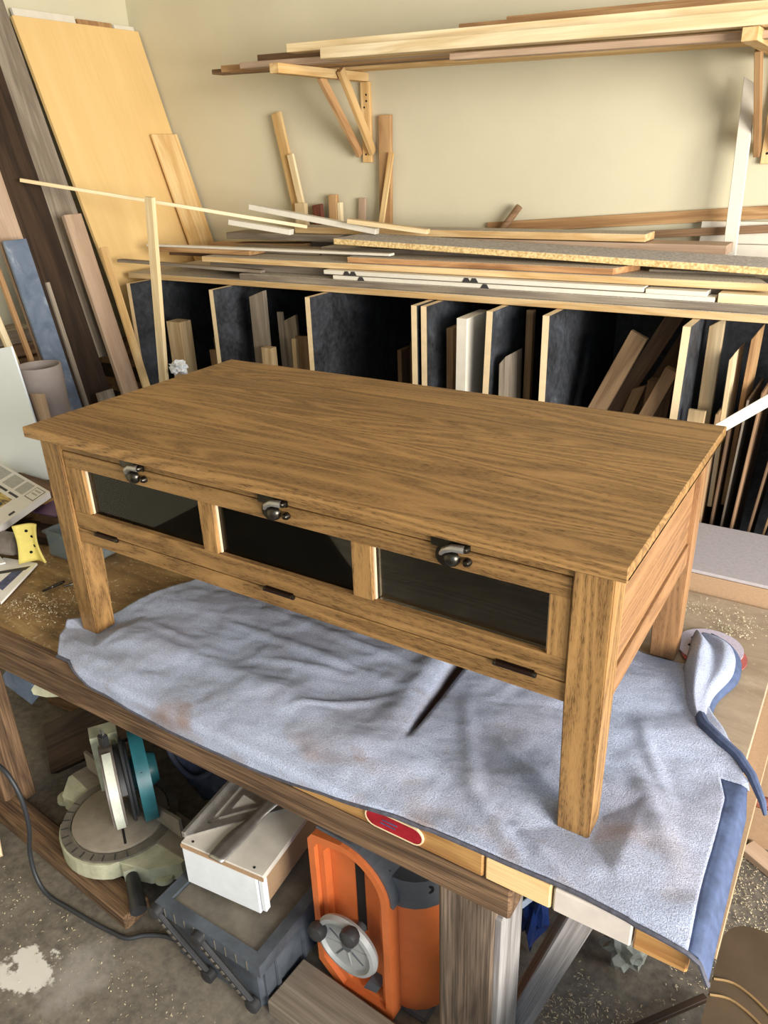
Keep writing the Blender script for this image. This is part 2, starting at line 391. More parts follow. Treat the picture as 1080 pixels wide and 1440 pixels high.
# ------------------------------------------------------------------ setting
def plane_box(name, lo, hi, mat): return struct(MB().box(lo, hi).out(name, mat))
struct(MB().box((-1.7, -4.5, FL-.1), (4.5, 2.0, FL)).out('floor', 'floor', org=(0, 0, FL-.1)))
plane_box('wall_back', (-1.7, 1.8, FL), (4.5, 2.0, 1.72), 'wall')
plane_box('wall_left', (-1.7, -4.5, FL), (-1.5, 1.8, 1.72), 'wall')
plane_box('ceiling', (-1.7, -3.4, 1.72), (2.0, 2.0, 1.82), 'ceil')
plane_box('wall_front_blocker', (-1.7, -3.6, FL), (1.2, -3.4, 1.72), 'wall')  # unseen wall added to block sky light from the front

# ------------------------------------------------------------------ coffee table
W_, D_, H_ = 1.22, .6175, .4898; OV = .0195; LW = .056; FT = .0505
def coffee_table():
    t = thing('coffee_table', (W_/2, D_/2, .004), 'oak coffee table with three glass panes standing on the towel', 'coffee table')
    TT = .022; zt = H_-TT
    n = 6; y = 0; ws = [.098, .112, .104, .1, .096, D_-.51]
    top = board('tabletop', (0, D_/2, zt+.004), (W_, D_/2, zt+.004), D_-.004, .006, 'oak_dark', t)
    for i in range(n):
        o = board('plank', (0, y+ws[i]/2, H_-TT/2), (W_, y+ws[i]/2, H_-TT/2), ws[i], TT, 'oak', t, bev=.0016)
        adopt(o, top); y += ws[i]
    for ix in (0, 1):
        for iy in (0, 1):
            ox = OV if ix == 0 else W_-OV; oy = OV if iy == 0 else D_-OV
            sx = 1 if ix == 0 else -1; sy = 1 if iy == 0 else -1
            zs = [(.0055, FT), (.236, LW), (zt, LW)]; bm = bmesh.new(); rings = []
            for z, wd in zs:
                rings.append([bm.verts.new((ox+a*sx*wd, oy+b*sy*wd, z)) for a, b in ((0, 0), (1, 0), (1, 1), (0, 1))])
            for i in range(2):
                for k in range(4): bm.faces.new((rings[i][k], rings[i][(k+1) % 4], rings[i+1][(k+1) % 4], rings[i+1][k]))
            bm.faces.new(rings[0]); bm.faces.new(rings[2])
            bmesh.ops.recalc_face_normals(bm, faces=bm.faces[:])
            bmesh.ops.bevel(bm, geom=[e for e in bm.edges if abs((e.verts[0].co-e.verts[1].co).z) > .05], offset=.002, segments=2, affect='EDGES')
            m = Matrix(((0, 0, 1), (1, 0, 0), (0, 1, 0))).transposed().to_4x4()  # local x up the leg
            m = Matrix(((0, 1, 0, ox), (0, 0, 1, oy), (1, 0, 0, .25), (0, 0, 0, 1)))
            bm.transform(m.inverted()); link('leg', fin(bm, 'leg'), 'oak' if iy == 0 else 'oak_side', m, t)
    xl, xr = OV+LW, W_-OV-LW; yf = OV+.006
    board('top_rail', (xl, yf+.011, .4565), (xr, yf+.011, .4565), .023, .022, 'oak', t, up=(0, 1, 0))
    board('bottom_rail', (xl, yf+.011, .254), (xr, yf+.011, .254), .032, .022, 'oak', t, up=(0, 1, 0))
    # drop-down door with three panes
    door = board('door', (xl+.002, yf+.010, .4265), (xr-.002, yf+.010, .4265), .033, .020, 'oak', t, up=(0, 1, 0))
    board('door_bottom_rail', (xl+.002, yf+.010, .2915), (xr-.002, yf+.010, .2915), .0385, .020, 'oak', t, up=(0, 1, 0)).parent = None
    o = [c for c in col.objects if c.name.startswith('door_bottom_rail')][-1]; adopt(o, door)
    for a, b in ((xl+.002, .128), (.446, .482), (.780, .818), (1.112, xr-.002)):
        adopt(board('stile', ((a+b)/2, yf+.010, .3108), ((a+b)/2, yf+.010, .410), b-a, .020, 'oak', up=(0, 1, 0)), door)
    for a, b in ((.128, .446), (.482, .780), (.818, 1.112)):
        adopt(MB().box((a, yf+.012, .3108), (b, yf+.015, .410)).out('pane', 'glass'), door)
    for a, b in ((.128, .446), (.482, .780), (.818, 1.112)):
        for x0, x1 in ((a, a+.0026), (b-.0026, b)):
            adopt(MB().box((x0, yf+.0065, .3115), (x1, yf+.0115, .4095)).out('glazing_bead', 'bead'), door)
    # sides, back and inside
    for sx, xo in ((1, W_-OV), (-1, OV)):
        xo2 = xo-sx*.008
        board('side_panel', (xo2-sx*.009, OV+LW, .371), (xo2-sx*.009, D_-OV-LW, .371), .192, .018, 'oak_side', t, up=(1, 0, 0))
        board('side_rail', (xo2-sx*.006, OV+LW, .252), (xo2-sx*.006, D_-OV-LW, .252), .044, .022, 'oak_side', t, up=(1, 0, 0))
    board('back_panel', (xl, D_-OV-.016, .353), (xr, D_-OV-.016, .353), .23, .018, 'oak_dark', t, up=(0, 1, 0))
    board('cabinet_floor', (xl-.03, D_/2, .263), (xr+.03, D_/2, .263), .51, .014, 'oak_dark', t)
    # hardware
    yb = yf-.001
    for x in (.291, .630, .962):
        l = thing('latch', (x, yb, .42), 'dark bronze latch', 'x'); del l['category']; adopt(l, t)
        adopt(MB().box((x-.034, yb-.005, .443), (x+.03, yb+.001, .461), .002).out('catch_plate', 'bronze', smooth=True), l)
        adopt(MB().lathe([(.0, .011), (.006, .0102), (.010, .0075), (.0125, .003), (.013, 0)], (x+.002, yb-.004, .4295), (0, -1, 0), 24).out('latch_dome', 'bronze', smooth=True), l)
        adopt(MB().lathe([(.018, 0), (.018, .004), (.0, .004)], (x-.008, yb, .4305), (0, -1, 0), 24).out('base_plate', 'bronze', smooth=True), l)
        adopt(MB().tube([(x-.014, yb-.010, .436), (x-.006, yb-.015, .446), (x+.008, yb-.017, .4535), (x+.026, yb-.014, .4535)], [.0030, .0048, .0058, .0062], 10).out('lever', 'steel', smooth=True), l)
        adopt(MB().lathe([(.0, .010), (.004, .009), (.0062, .005), (.0062, 0)], (x+.027, yb-.008, .453), (0, -1, 0), 18).out('knob', 'bronze', smooth=True), l)
        adopt(MB().lathe([(.0, .011), (.004, .010), (.0066, .005), (.0066, 0)], (x+.026, yb, .428), (0, -1, 0), 18).out('knob', 'bronze', smooth=True), l)
    for x in (.169, .622, 1.067):
        h = MB().tube([(x-.030, yb-.003, .2715), (x+.030, yb-.003, .2715)], .0042, 10).out('hinge', 'hinge', t, smooth=True)
        adopt(MB().box((x-.030, yb-.0012, .266), (x+.030, yb+.001, .277)).out('leaf', 'hinge'), h)
        for s in (-.031, .031): adopt(MB().lathe([(0, .0), (.004, .001), (.0048, .004), (.004, .007), (0, .008)], (x+s-.004, yb-.003, .2715), (1, 0, 0), 10).out('finial', 'bronze', smooth=True), h)
coffee_table()

# ------------------------------------------------------------------ workbench
YF = -.085; XR = 1.375; YB = .86; XL = -1.0
def workbench():
    t = thing('workbench', (.2, .3, FL), 'long wooden workbench on rough posts carrying the oak coffee table', 'workbench')
    board('bench_top', (XL, (YF+.02+YB)/2, -.020), (XR, (YF+.02+YB)/2, -.020), YB-YF-.02, .034, 'bench', t)
    bpy.data.objects['bench_top'].matrix_basis.translation  # keep
    board('sub_top', (XL, (YF+.04+YB)/2, -.048), (1.405, (YF+.04+YB)/2, -.048), YB-YF-.06, .02, 'mdf', t)
    # nosing strips along the front edge
    for a, b, mt, lab in ((XL, .70, 'rough_beam', 'dark stained front strip'), (.703, 1.075, 'nosing', 'varnished orange front strip'), (1.078, 1.183, 'pine', 'pale pine front strip'), (1.186, 1.30, 'whitened', 'whitened front strip'), (1.302, XR, 'nosing', 'tan rounded end strip')):
        o = board('front_strip', (a, YF+.009, -.024), (b, YF+.009, -.024), .046, .020, mt, t, up=(0, 1, 0), bev=.003); o['label'] = lab
    badge = MB().prism(arc(.018, 0, .016, 90, 270, 8)+arc(.092, 0, .016, -90, 90, 8), (.862, YF-.0012, -.023), (1, 0, 0), (0, 0, 1), (0, -.003, 0)).out('badge', 'badge', t)
    badge['label'] = 'red oval maker badge with pale rim'
    adopt(MB().ringprism(arc(.018, 0, .0185, 90, 270, 8)+arc(.092, 0, .0185, -90, 90, 8), arc(.018, 0, .016, 90, 270, 8)+arc(.092, 0, .016, -90, 90, 8), (.862, YF-.0010, -.023), (1, 0, 0), (0, 0, 1), (0, -.0036, 0)).out('rim', 'cream_edge'), badge)
    for (a, b, z) in ((.034, .062, .004), (.030, .058, -.004)):
        adopt(MB().box((.862+a, YF-.0048, -.023+z-.0012), (.862+b, YF-.0040, -.023+z+.0012)).out('lettering', 'ink_blue'), badge)
    o = board('front_beam', (XL, YF+.032, -.088), (1.12, YF+.032, -.088), .062, .058, 'rough_beam', t, up=(0, 1, 0), bev=.004)
    board('back_beam', (XL, YB-.05, -.105), (1.3, YB-.05, -.105), .09, .045, 'rough_beam', t, up=(0, 1, 0))
    board('post', (1.035, YF+.068, FL), (1.035, YF+.068, -.12), .105, .09, 'grey_post', t, up=(0, 1, 0), bev=.006)
    o = board('post', (1.092, YF+.07, FL), (1.092, YF+.07, -.16), .018, .085, 'silver_post', t, up=(0, 1, 0), bev=.004)
    for (x, y) in ((-.465, YF+.07), (1.2, YB-.06), (-.6, YB-.06)):
        board('post', (x, y, FL), (x, y, -.062 if y > .5 else -.118), .10, .09, 'rough_beam', t, up=(0, 1, 0), bev=.005)
    board('brace', (1.185, .115, -.245), (1.055, .095, FL+.01), .046, .075, 'silver_post', t, up=(.2, -1, .2), bev=.003)
    board('brace_head', (1.185, .115, -.06), (1.185, .115, -.25), .05, .05, 'grey_post', t)
    board('low_rail', (-.75, -.030, FL+.022), (.175, -.105, FL+.022), .075, .044, 'rough_beam', t, bev=.005)
    board('low_rail', (.60, -.06, FL+.025), (1.05, -.09, FL+.025), .12, .045, 'grey_wood', t, bev=.004)
workbench()
def bench_origin():
    pass

# ------------------------------------------------------------------ towel
def pw(x, pts):
    if x <= pts[0][0]: return pts[0][1]
    for (a, b), (c, d) in zip(pts, pts[1:]):
        if x <= c: return b+(d-b)*(x-a)/(c-a)
    return pts[-1][1]
def feet_damp(x, y):
    k = 1.0
    for fx, fy in ((OV+.025, OV+.025), (W_-OV-.025, OV+.025), (W_-OV-.025, D_-OV-.025)):
        d = max(abs(x-fx), abs(y-fy)); k = min(k, max(0, min(1, (d-.03)/.05)))
    return k
def towel_h(x, y):
    n1 = noise.noise(Vector((x*5+y*3.0, y*9-x*2.2, 1.3))); n2 = noise.noise(Vector((x*14, y*20-x*7, 4.1))); n3 = noise.noise(Vector((x*3, y*3, 9.7)))
    n4 = noise.noise(Vector((x*9+y*16, y*34-x*12, 2.2))); n5 = noise.noise(Vector((x*40, y*46, 5.5)))
    h = .015+.013*n1+.0030*n2+.011*n3+.0010*(1-abs(n4)*2.2)*(1 if y > .05 else .4)+.0012*n5
    # soft ridges running with the front edge and diagonal wrinkles
    h += .010*math.exp(-((y-(.005+.05*math.sin(x*4)))/.03)**2)*max(0, min(1, (x-.1)*6))*(1 if x < .8 else max(0, 1-(x-.8)*6))
    for (x0, y0, x1, y1, a, wd) in ((.25, .20, .80, .17, .007, .012), (.35, .27, .82, .24, .007, .012), (.45, .12, .70, .16, .005, .010), (.62, .02, .78, .14, .006, .010), (.95, .05, 1.12, -.06, .008, .012), (1.0, .14, 1.2, .03, .006, .010), (1.22, .20, 1.33, .02, .009, .018), (1.2, .30, 1.3, .12, .006, .012), (.90, .20, 1.02, .0, .007, .014), (1.10, -.02, 1.2, -.07, .006, .008), (.1, .1, .4, .09, .004, .012)):
        dx, dy = x1-x0, y1-y0; L2 = dx*dx+dy*dy; tt = max(0, min(1, ((x-x0)*dx+(y-y0)*dy)/L2))
        d = math.hypot(x-x0-tt*dx, y-y0-tt*dy); h += a*math.exp(-(d/wd)**2)*math.sin(math.pi*min(1, max(0, .08+tt*.84)))
    # furrow
    s = max(0, min(1, (y-.06)/.05)); fx = .850-.016*max(0, (y-.06))/.24
    h += .014*s*math.exp(-((x-fx+.040)/.03)**2)
    h *= 1-s*.97*math.exp(-((x-fx)/(.007+.035*max(0, y-.06)))**4)
    return max(.002, h)*feet_damp(x, y)+.0005
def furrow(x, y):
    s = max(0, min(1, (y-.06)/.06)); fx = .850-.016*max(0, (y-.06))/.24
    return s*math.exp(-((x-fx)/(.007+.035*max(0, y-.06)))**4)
OVH = [(0, .0), (.06, .0), (.12, .035), (.28, .052), (.60, .044), (.75, .022), (.90, .004), (1.05, -.002), (1.2, -.004), (1.39, .012)]
XLF = [(-.15, .11), (-.09, .08), (-.04, .02), (.013, -.026), (.05, -.012), (.08, .03), (.30, .088), (.6, .12)]
XRT = [(-.15, 1.415), (-.09, 1.412), (.02, 1.408), (.20, 1.402), (.30, 1.365), (.40, 1.30), (.52, 1.236), (.6, 1.22)]
def towel():
    NX, NY = 300, 150; bm = bmesh.new(); lay = bm.verts.layers.float.new('furrow_shade'); lay2 = bm.verts.layers.float.new('dirt'); grid = []
    for j in range(NY+1):
        b = j/NY; row = []
        for i in range(NX+1):
            a = i/NX
            xg = .02+a*1.37; y0 = YF-pw(xg, OVH); y = y0+(0.545-y0)*b
            x = pw(max(y, -.15), XLF)*(1-a)+pw(max(y, -.15), XRT)*a
            h = towel_h(x, max(y, YF)); yy = y; e = YF-.002-y; r = .010
            if e > 0:
                th = min(e/r, 1.45); z = h*.5+.004-r*(1-math.cos(th))-max(0, e-1.45*r); yy = YF-.004-r*math.sin(th)-.004*noise.noise(Vector((x*12, e*10, 0)))*min(1, e*30)
            else: z = h*(.5+.5*min(1, -e/.03))+.004*max(0, 1+e/.03)
            ex = x-(XR+.004)
            xx = x
            if ex > 0: z -= ex*1.1; xx = XR+.004+ex*.55+.006
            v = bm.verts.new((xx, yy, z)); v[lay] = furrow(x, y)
            dn = noise.noise(Vector((x*9, y*14, 3.3)))+.5*noise.noise(Vector((x*23, y*30, 7.7)))
            v[lay2] = max(0, min(1, (dn-.05)*1.6))*(.75*math.exp(-((y+.085)/.05)**2)+.35*math.exp(-((x-1.2)/.2)**2-((y-.02)/.08)**2)); row.append(v)
        grid.append(row)
    bnd = bmesh.new(); bv = {}
    def bvert(v):
        if v not in bv: bv[v] = bnd.verts.new(v.co+Vector((0, 0, .0012)))
        return bv[v]
    for j in range(NY):
        for i in range(NX):
            q = (grid[j][i], grid[j][i+1], grid[j+1][i+1], grid[j+1][i])
            edge = i >= NX-9 and grid[j][i].co.y < .24
            if edge: bnd.faces.new([bvert(v) for v in q]).smooth = True
            else: bm.faces.new(q).smooth = True
    hemco = [grid[0][i].co.copy() for i in range(0, NX+1, 3)]
    for v in [v for v in bm.verts if not v.link_faces]: bm.verts.remove(v)
    me = bpy.data.meshes.new('towel'); bm.to_mesh(me); bm.free()
    m = Matrix.Translation((.7, .2, 0)); me.transform(m.inverted())
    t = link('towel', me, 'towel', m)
    tag(t, 'stained blue-grey towel spread on the bench under the coffee table', 'towel')
    md = t.modifiers.new('thick', 'SOLIDIFY'); md.thickness = .004; md.offset = 1
    # hem along the front
    hem = [c+Vector((0, -.003, 0)) for c in hemco]
    MB().tube(hem, .0036, 6).out('hem', 'hem', t, smooth=True)
    k = MB(); k.bm.free(); k.bm = bnd; o = k.out('binding', 'bind', t); o.modifiers.new('thick', 'SOLIDIFY').thickness = .004
    # bunched corner by the rear leg: a loop of cloth standing up, lined with binding
    def sheet(name, path, hgt, mat, thick, lean=0.0):
        bm = bmesh.new(); last = None
        for (x, y, z0, z1) in path:
            r = [bm.verts.new((x+lean*q/6*.03, y-lean*q/6*.01, z0+(z1-z0)*q/6)) for q in range(7)]
            if last:
                for q in range(6): bm.faces.new((last[q], r[q], r[q+1], last[q+1])).smooth = True
            last = r
        k = MB(); k.bm.free(); k.bm = bm; o = k.out(name, mat, t); o.modifiers.new('thick', 'SOLIDIFY').thickness = thick; return o
    LB = [Vector(p) for p in ((1.214, .640, 0), (1.220, .575, 0), (1.226, .505, 0), (1.256, .399, 0), (1.296, .335, 0))]
    RB = [Vector(p) for p in ((1.240, .652, 0), (1.300, .625, 0), (1.318, .535, 0), (1.296, .440, 0), (1.302, .345, 0))]
    LB, RB = smooth_path(LB, 10), smooth_path(RB, 10); N = len(LB)-1; bm = bmesh.new(); rows = []
    for i in range(N+1):
        u = i/N; row = []
        for j in range(21):
            v = j/20; p = LB[i].lerp(RB[i], v); a = math.sin(math.pi*min(1, .15+u*.83))**.7
            z = .005+a*(.044*math.sin(math.pi*v)**.45-.026*math.exp(-((v-.50-.1*u)/.14)**2)*max(0, 1-u*1.1)+.010*math.exp(-((v-.22)/.12)**2))
            row.append(bm.verts.new((p.x, p.y, z)))
        rows.append(row)
    for i in range(N):
        for j in range(20): bm.faces.new((rows[i][j], rows[i+1][j], rows[i+1][j+1], rows[i][j+1])).smooth = True
    k = MB(); k.bm.free(); k.bm = bm; o = k.out('bunched_corner', 'towel', t); o.modifiers.new('thick', 'SOLIDIFY').thickness = .006
    # binding along the bunched corner then twisted tail
    bm = bmesh.new(); last = None
    for i in range(5, N+1):
        p = RB[i]; u = i/N; r = []
        for q in range(6):
            s_ = q/5; off = -.020+.030*s_
            r.append(bm.verts.new((p.x+off*(1-.4*u), p.y+off*.15, (.032-.026*s_*s_)*(1-.6*u)+.004)))
        if last:
            for q in range(5): bm.faces.new((last[q], last[q+1], r[q+1], r[q])).smooth = True
        last = r
    k = MB(); k.bm.free(); k.bm = bm; o = k.out('binding_ribbon', 'bind', t); o.modifiers.new('thick', 'SOLIDIFY').thickness = .003
    tail = [(1.286, .375, .022), (1.298, .345, .028), (1.330, .318, .028), (1.363, .296, .026), (1.390, .266, .020), (1.414, .234, .002), (1.422, .222, -.012)]
    MB().tube(tail, [.010, .011, .010, .009, .008, .006, .003], 8).out('torn_tail', 'bind', t, smooth=True)
towel()
# sanding discs
def disc(label, c, r, z, mat, holes, rz):
    o = MB().lathe([(0, z), (r, z), (r, z+.0018), (0, z+.0018)], (c[0], c[1], 0), (0, 0, 1), 40).out('sanding_disc', mat); tag(o, label, 'sanding disc')
    for k in range(holes):
        a = rz+2*math.pi*k/holes
        MB().lathe([(0, 0), (.0045, 0), (.0045, .0006), (0, .0006)], (c[0]+.6*r*math.cos(a), c[1]+.6*r*math.sin(a), z+.0016), (0, 0, 1), 12).out('dust_hole', 'hole', o)
disc('red sanding disc lying under the lilac one on the bench', (1.265, .612), .064, .0012, 'red_disc', 0, 0)
disc('lilac grey sanding disc with dust holes lying on the red one', (1.252, .636), .066, .0034, 'lilac_disc', 8, .4)

# ------------------------------------------------------------------ lumber rack behind
def rack():
    t = thing('lumber_rack', (.2, 1.45, FL), 'black-sided lumber rack with upright dividers standing against the back wall', 'lumber rack')
    board('rack_shelf', (-1.10, 1.52, .568), (1.95, 1.52, .568), .54, .020, 'pine_dust', t)
    board('rack_back', (-1.02, 1.785, -.1), (1.95, 1.785, -.1), 1.22, .012, 'chalk', t, up=(0, 1, 0))
    board('rack_base', (-1.02, 1.47, FL+.02), (1.95, 1.47, FL+.02), .60, .04, 'dark_wood', t)
    for x, lean, lab in ((-.990, 0, 0), (-.570, 0, 0), (-.150, 0, 0), (.245, 0, 0), (.278, 0, 0), (.490, -.018, 0), (.656, 0, 0), (1.020, -.01, 0), (1.93, 0, 0)):
        bm = bmesh.new(); y0 = 1.15 if x < 1.6 else 1.2; th = .019; zt = .556; zb = FL+.041
        vs_ = [bm.verts.new((x+a*th/2+(lean*(zt-z)/.5 if lean else 0)*(1 if z == zt else .9), y, z)) for z in (zb, zt) for y in (y0, 1.775) for a in (-1, 1)]
        for f in ((0, 1, 3, 2), (4, 6, 7, 5), (0, 4, 5, 1), (2, 3, 7, 6), (0, 2, 6, 4), (1, 5, 7, 3)): bm.faces.new([vs_[i] for i in f])
        bmesh.ops.recalc_face_normals(bm, faces=bm.faces[:])
        for f in bm.faces: f.material_index = 0 if abs(f.normal.x) > .7 else 1
        k = MB(); k.bm.free(); k.bm = bm; k.out('divider', ['chalk', 'cream_edge'], t)
rack()
def cabinet():
    t = thing('low_cabinet', (1.2, 1.0, FL), 'low tan cabinet with dusty grey top between workbench and lumber rack', 'cabinet')
    board('cabinet_top', (.75, 1.007, .0455), (1.75, 1.007, .0455), .27, .008, 'mdf_grey', t)
    board('front_edge', (.75, .876, .0115), (1.75, .876, .0115), .058, .012, 'mdf', t, up=(0, 1, 0))
    MB().box((.77, .885, FL), (1.73, 1.13, .0405), .003).out('carcass', 'mdf', t)
cabinet()

# boards standing in the rack slots: (label, p0, p1, width, thickness, material, up)
SL = [
 ('pale square block standing upright beside the long thin stick', (-.842, 1.235, FL+.042), (-.842, 1.235, .415), .07, .06, 'pine_shaded', (0, 1, 0)),
 ('thin brown offcut leaning behind the pale square block', (-.73, 1.33, FL+.042), (-.745, 1.33, .35), .03, .015, 'brown_shaded', (0, 1, 0)),
 ('short tan offcut between the first two rack dividers', (-.66, 1.25, FL+.042), (-.69, 1.25, .315), .035, .016, 'tan_shaded', (0, 1, 0)),
 ('dark narrow stick leaning on the second rack divider', (-.66, 1.30, FL+.042), (-.60, 1.30, .44), .03, .018, 'brown_shaded', (0, 1, 0)),
 ('grey-tan upright board against the second rack divider', (-.44, 1.24, FL+.042), (-.437, 1.24, .538), .066, .02, 'grey_wood', (0, 1, 0)),
 ('tapered grey offcut beside the grey-tan upright board', (-.37, 1.29, FL+.042), (-.385, 1.29, .47), .022, .012, 'grey_wood', (0, 1, 0)),
 ('short square tan block end between second and third dividers', (-.365, 1.20, FL+.042), (-.375, 1.20, .365), .045, .03, 'pine_shaded', (0, 1, 0)),
 ('broad grey offcut leaning behind the tan block end', (-.30, 1.30, FL+.042), (-.35, 1.30, .45), .06, .014, 'grey_wood', (0, 1, 0)),
 ('thin pale strip before the third rack divider', (-.275, 1.22, FL+.042), (-.272, 1.22, .40), .018, .016, 'pine_shaded', (0, 1, 0)),
 ('tan board tilted against the third rack divider', (-.225, 1.28, FL+.05), (-.285, 1.28, .395), .06, .014, 'tan_shaded', (0, 1, 0)),
 ('dark brown stick deep in the second rack slot', (-.18, 1.45, FL+.042), (-.26, 1.45, .54), .035, .02, 'brown_shaded', (0, 1, 0)),
 ('low dark offcut beside the doubled rack divider', (.08, 1.38, FL+.042), (.08, 1.38, .37), .016, .10, 'brown_shaded', (0, 1, 0)),
 ('taller dark offcut beside the doubled rack divider', (.12, 1.38, FL+.042), (.13, 1.38, .40), .016, .10, 'brown_shaded', (0, 1, 0)),
 ('small slanted pale stick beside the doubled rack divider', (.16, 1.30, FL+.042), (.195, 1.30, .335), .016, .012, 'tan_shaded', (0, 1, 0)),
 ('thin brown board behind the white edged board', (.335, 1.27, FL+.042), (.332, 1.27, .485), .022, .12, 'tan_shaded', (0, 1, 0)),
 ('white edged board leaning in the fourth rack slot', (.385, 1.235, FL+.042), (.398, 1.235, .528), .034, .15, 'white_paint', (0, 1, 0)),
 ('grey-black melamine offcut in front of the leaning divider', (.535, 1.22, FL+.042), (.528, 1.22, .42), .02, .12, 'grey_wood', (0, 1, 0)),
 ('tan upright strip behind the leaning divider', (.555, 1.30, FL+.042), (.552, 1.30, .54), .022, .02, 'tan_shaded', (0, 1, 0)),
 ('short brown strip at the foot of the sixth divider', (.60, 1.26, FL+.042), (.625, 1.26, .37), .02, .012, 'brown_shaded', (0, 1, 0)),
 ('long brown board leaning across the wide rack slot', (.72, 1.34, .08), (.95, 1.34, .545), .045, .02, 'brown_shaded', (0, 1, 0)),
 ('pale faced brown board leaning in the wide rack slot', (.69, 1.28, .08), (.875, 1.28, .50), .05, .02, 'tan_shaded', (0, 1, 0)),
 ('notched dark board leaning behind the pale faced one', (.78, 1.40, .06), (.985, 1.40, .49), .05, .02, 'brown_shaded', (0, 1, 0)),
 ('narrow brown lath leaning lowest in the wide slot', (.80, 1.30, .08), (.885, 1.30, .35), .03, .016, 'tan_shaded', (0, 1, 0)),
 ('thick brown square stick leaning on the seventh divider', (.83, 1.22, .05), (.985, 1.22, .43), .035, .03, 'tan_shaded', (0, 1, 0)),
 ('brown box-section offcut low by the seventh divider', (.92, 1.30, .05), (.945, 1.30, .375), .07, .05, 'brown_shaded', (0, 1, 0)),
 ('pale upright board right behind the last divider edge', (1.062, 1.30, FL+.042), (1.064, 1.30, .545), .036, .02, 'pine_shaded', (0, 1, 0)),
 ('short pointed pale offcut at the table corner', (1.06, 1.17, .05), (1.068, 1.17, .345), .042, .012, 'pine_shaded', (0, 1, 0)),
]
for i, (lab, p0, p1, wd, th, mt, up) in enumerate(SL):
    T(board('scrap_board', p0, p1, wd, th, mt, up=up, cut=(.012 if i % 3 == 1 else 0)), lab, 'board', 'offcuts standing in the rack')
# tall sheets and fan of thin sheets at the right end of the rack
for lab, p0, p1, wd, th, mt in (
  ('pale slanted-top panel upright in the last rack slot', (1.120, 1.32, .052), (1.118, 1.32, .47), .012, .14, 'pine_pale'),
  ('tan panel upright behind the pale slanted-top panel', (1.150, 1.34, .052), (1.158, 1.34, .52), .012, .12, 'tan')):
    T(board('scrap_board', p0, p1, wd, th, mt, up=(0, 1, 0), cut=.01), lab, 'board', 'offcuts standing in the rack')
for k in range(13):
    xb = 1.10+.017*k; xt = xb+(.010+.0125*k*1.25); zt = (.33, .29, .37, .40, .36, .42, .40, .43, .38, .40, .36, .42, .30)[k]
    o = board('thin_sheet', (xb, 1.32+.01*(k % 3), FL+.042), (xt+.06*max(0, k-3)*.35, 1.32+.01*(k % 3), zt), .006, .24, ('tan_shaded', 'brown_shaded', 'grey_wood', 'brown', 'brown_shaded')[k % 5], up=(0, 1, 0))
    T(o, 'thin brown sheet fanned out with others at the end of the rack', 'sheet', 'thin sheets fanned out at the rack end')
T(board('white_strip', (1.10, 1.04, .052+.255), (1.42, 1.16, .56), .026, .012, 'white_paint', up=(0, -1, .3)), 'white painted strip leaning across the rack end above the cabinet', 'strip')
# tall thin stick before the rack
T(board('stick', (-.842, 1.03, FL), (-.673, 1.03, .862), .036, .016, 'pine_pale', up=(0, 1, 0)), 'tall thin pale stick with notches standing before the first divider', 'stick')
def crumple(name, c, s, mat, label, cat, seed):
    rnd = random.Random(seed); bm = bmesh.new(); bmesh.ops.create_icosphere(bm, subdivisions=3, radius=1)
    for v in bm.verts:
        k = .72+.5*noise.noise(v.co*2.2+Vector((seed, 0, 0))); v.co = Vector((v.co.x*s[0]*k, v.co.y*s[1]*k, v.co.z*s[2]*k))
    zmin = min(v.co.z for v in bm.verts)
    for v in bm.verts: v.co += Vector((c[0], c[1], c[2]-zmin))
    k = MB(); k.bm.free(); k.bm = bm; return tag(k.out(name, mat), label, cat)

crumple('plastic_bag', (-.668, 1.045, .268), (.05, .03, .032), 'white_lam', 'crumpled white plastic bag caught on the tall thin stick', 'bag', 6)
# ------------------------------------------------------------------ lumber pile on the rack shelf
Z0 = .5785
def pile(name, lab, x0, x1, yf, wd, z0, z1, mat, z0b=None, dy=0, cut=0, cat='board', warp=0, bev=.0012):
    """board lying along x; front face at yf; z0..z1 at the left end, same thickness starting at z0b at the right end"""
    th = z1-z0; zb = z0 if z0b is None else z0b
    o = board(name, (x0, yf+wd/2, z0+th/2), (x1, yf+wd/2+dy, zb+th/2), wd, th, mat, cut=cut, warp=warp, bev=bev)
    return T(o, lab, cat, 'boards piled on the rack shelf')
pile('pile_board', 'dusty grey-brown board lowest on the front of the rack shelf', -.53, 1.70, 1.258, .10, Z0, .598, 'grey_dust')
pile('pile_board', 'wide dusty grey sheet carrying the pile at the back of the shelf', -.78, 1.68, 1.40, .355, Z0, .627, 'grey_dust')
s1 = pile('white_strip', 'lower white trim strip with dark marks on the shelf front', -.126, 1.055, 1.262, .05, .5985, .6105, 'white_paint', cat='strip')
s2 = pile('white_strip', 'upper white trim strip with dark marks on the shelf front', -.162, .877, 1.262, .05, .613, .626, 'white_paint', cat='strip')
pile('white_strip', 'short white strip butted to the end of the upper trim strip', .882, 1.035, 1.262, .05, .611, .623, 'white_paint', cat='strip')
pile('pile_board', 'short pale board at the right end of the white trim strips', 1.062, 1.60, 1.262, .06, .5985, .622, 'pine_pale')
for s, xs, zc in ((s1, (-.015, .42), .6045), (s2, (-.07, -.045, .36, .385), .6195)):
    for x in xs:
        MB().prism([(-.014, -.006), (.014, -.006), (.006, .006), (-.006, .006)], (x, 1.2615, zc), (1, 0, 0), (0, 0, 1), (0, -.0008, 0)).out('dark_mark', 'ink', s)
pile('pile_board', 'thick dusty grey board under the large pale board', -.73, 1.165, 1.325, .07, .5985, .627, 'grey_dust')
pile('pile_board', 'large pale board with slanted left end', -.735, 1.12, 1.29, .24, .6275, .646, 'pine_dust', cut=-.05)
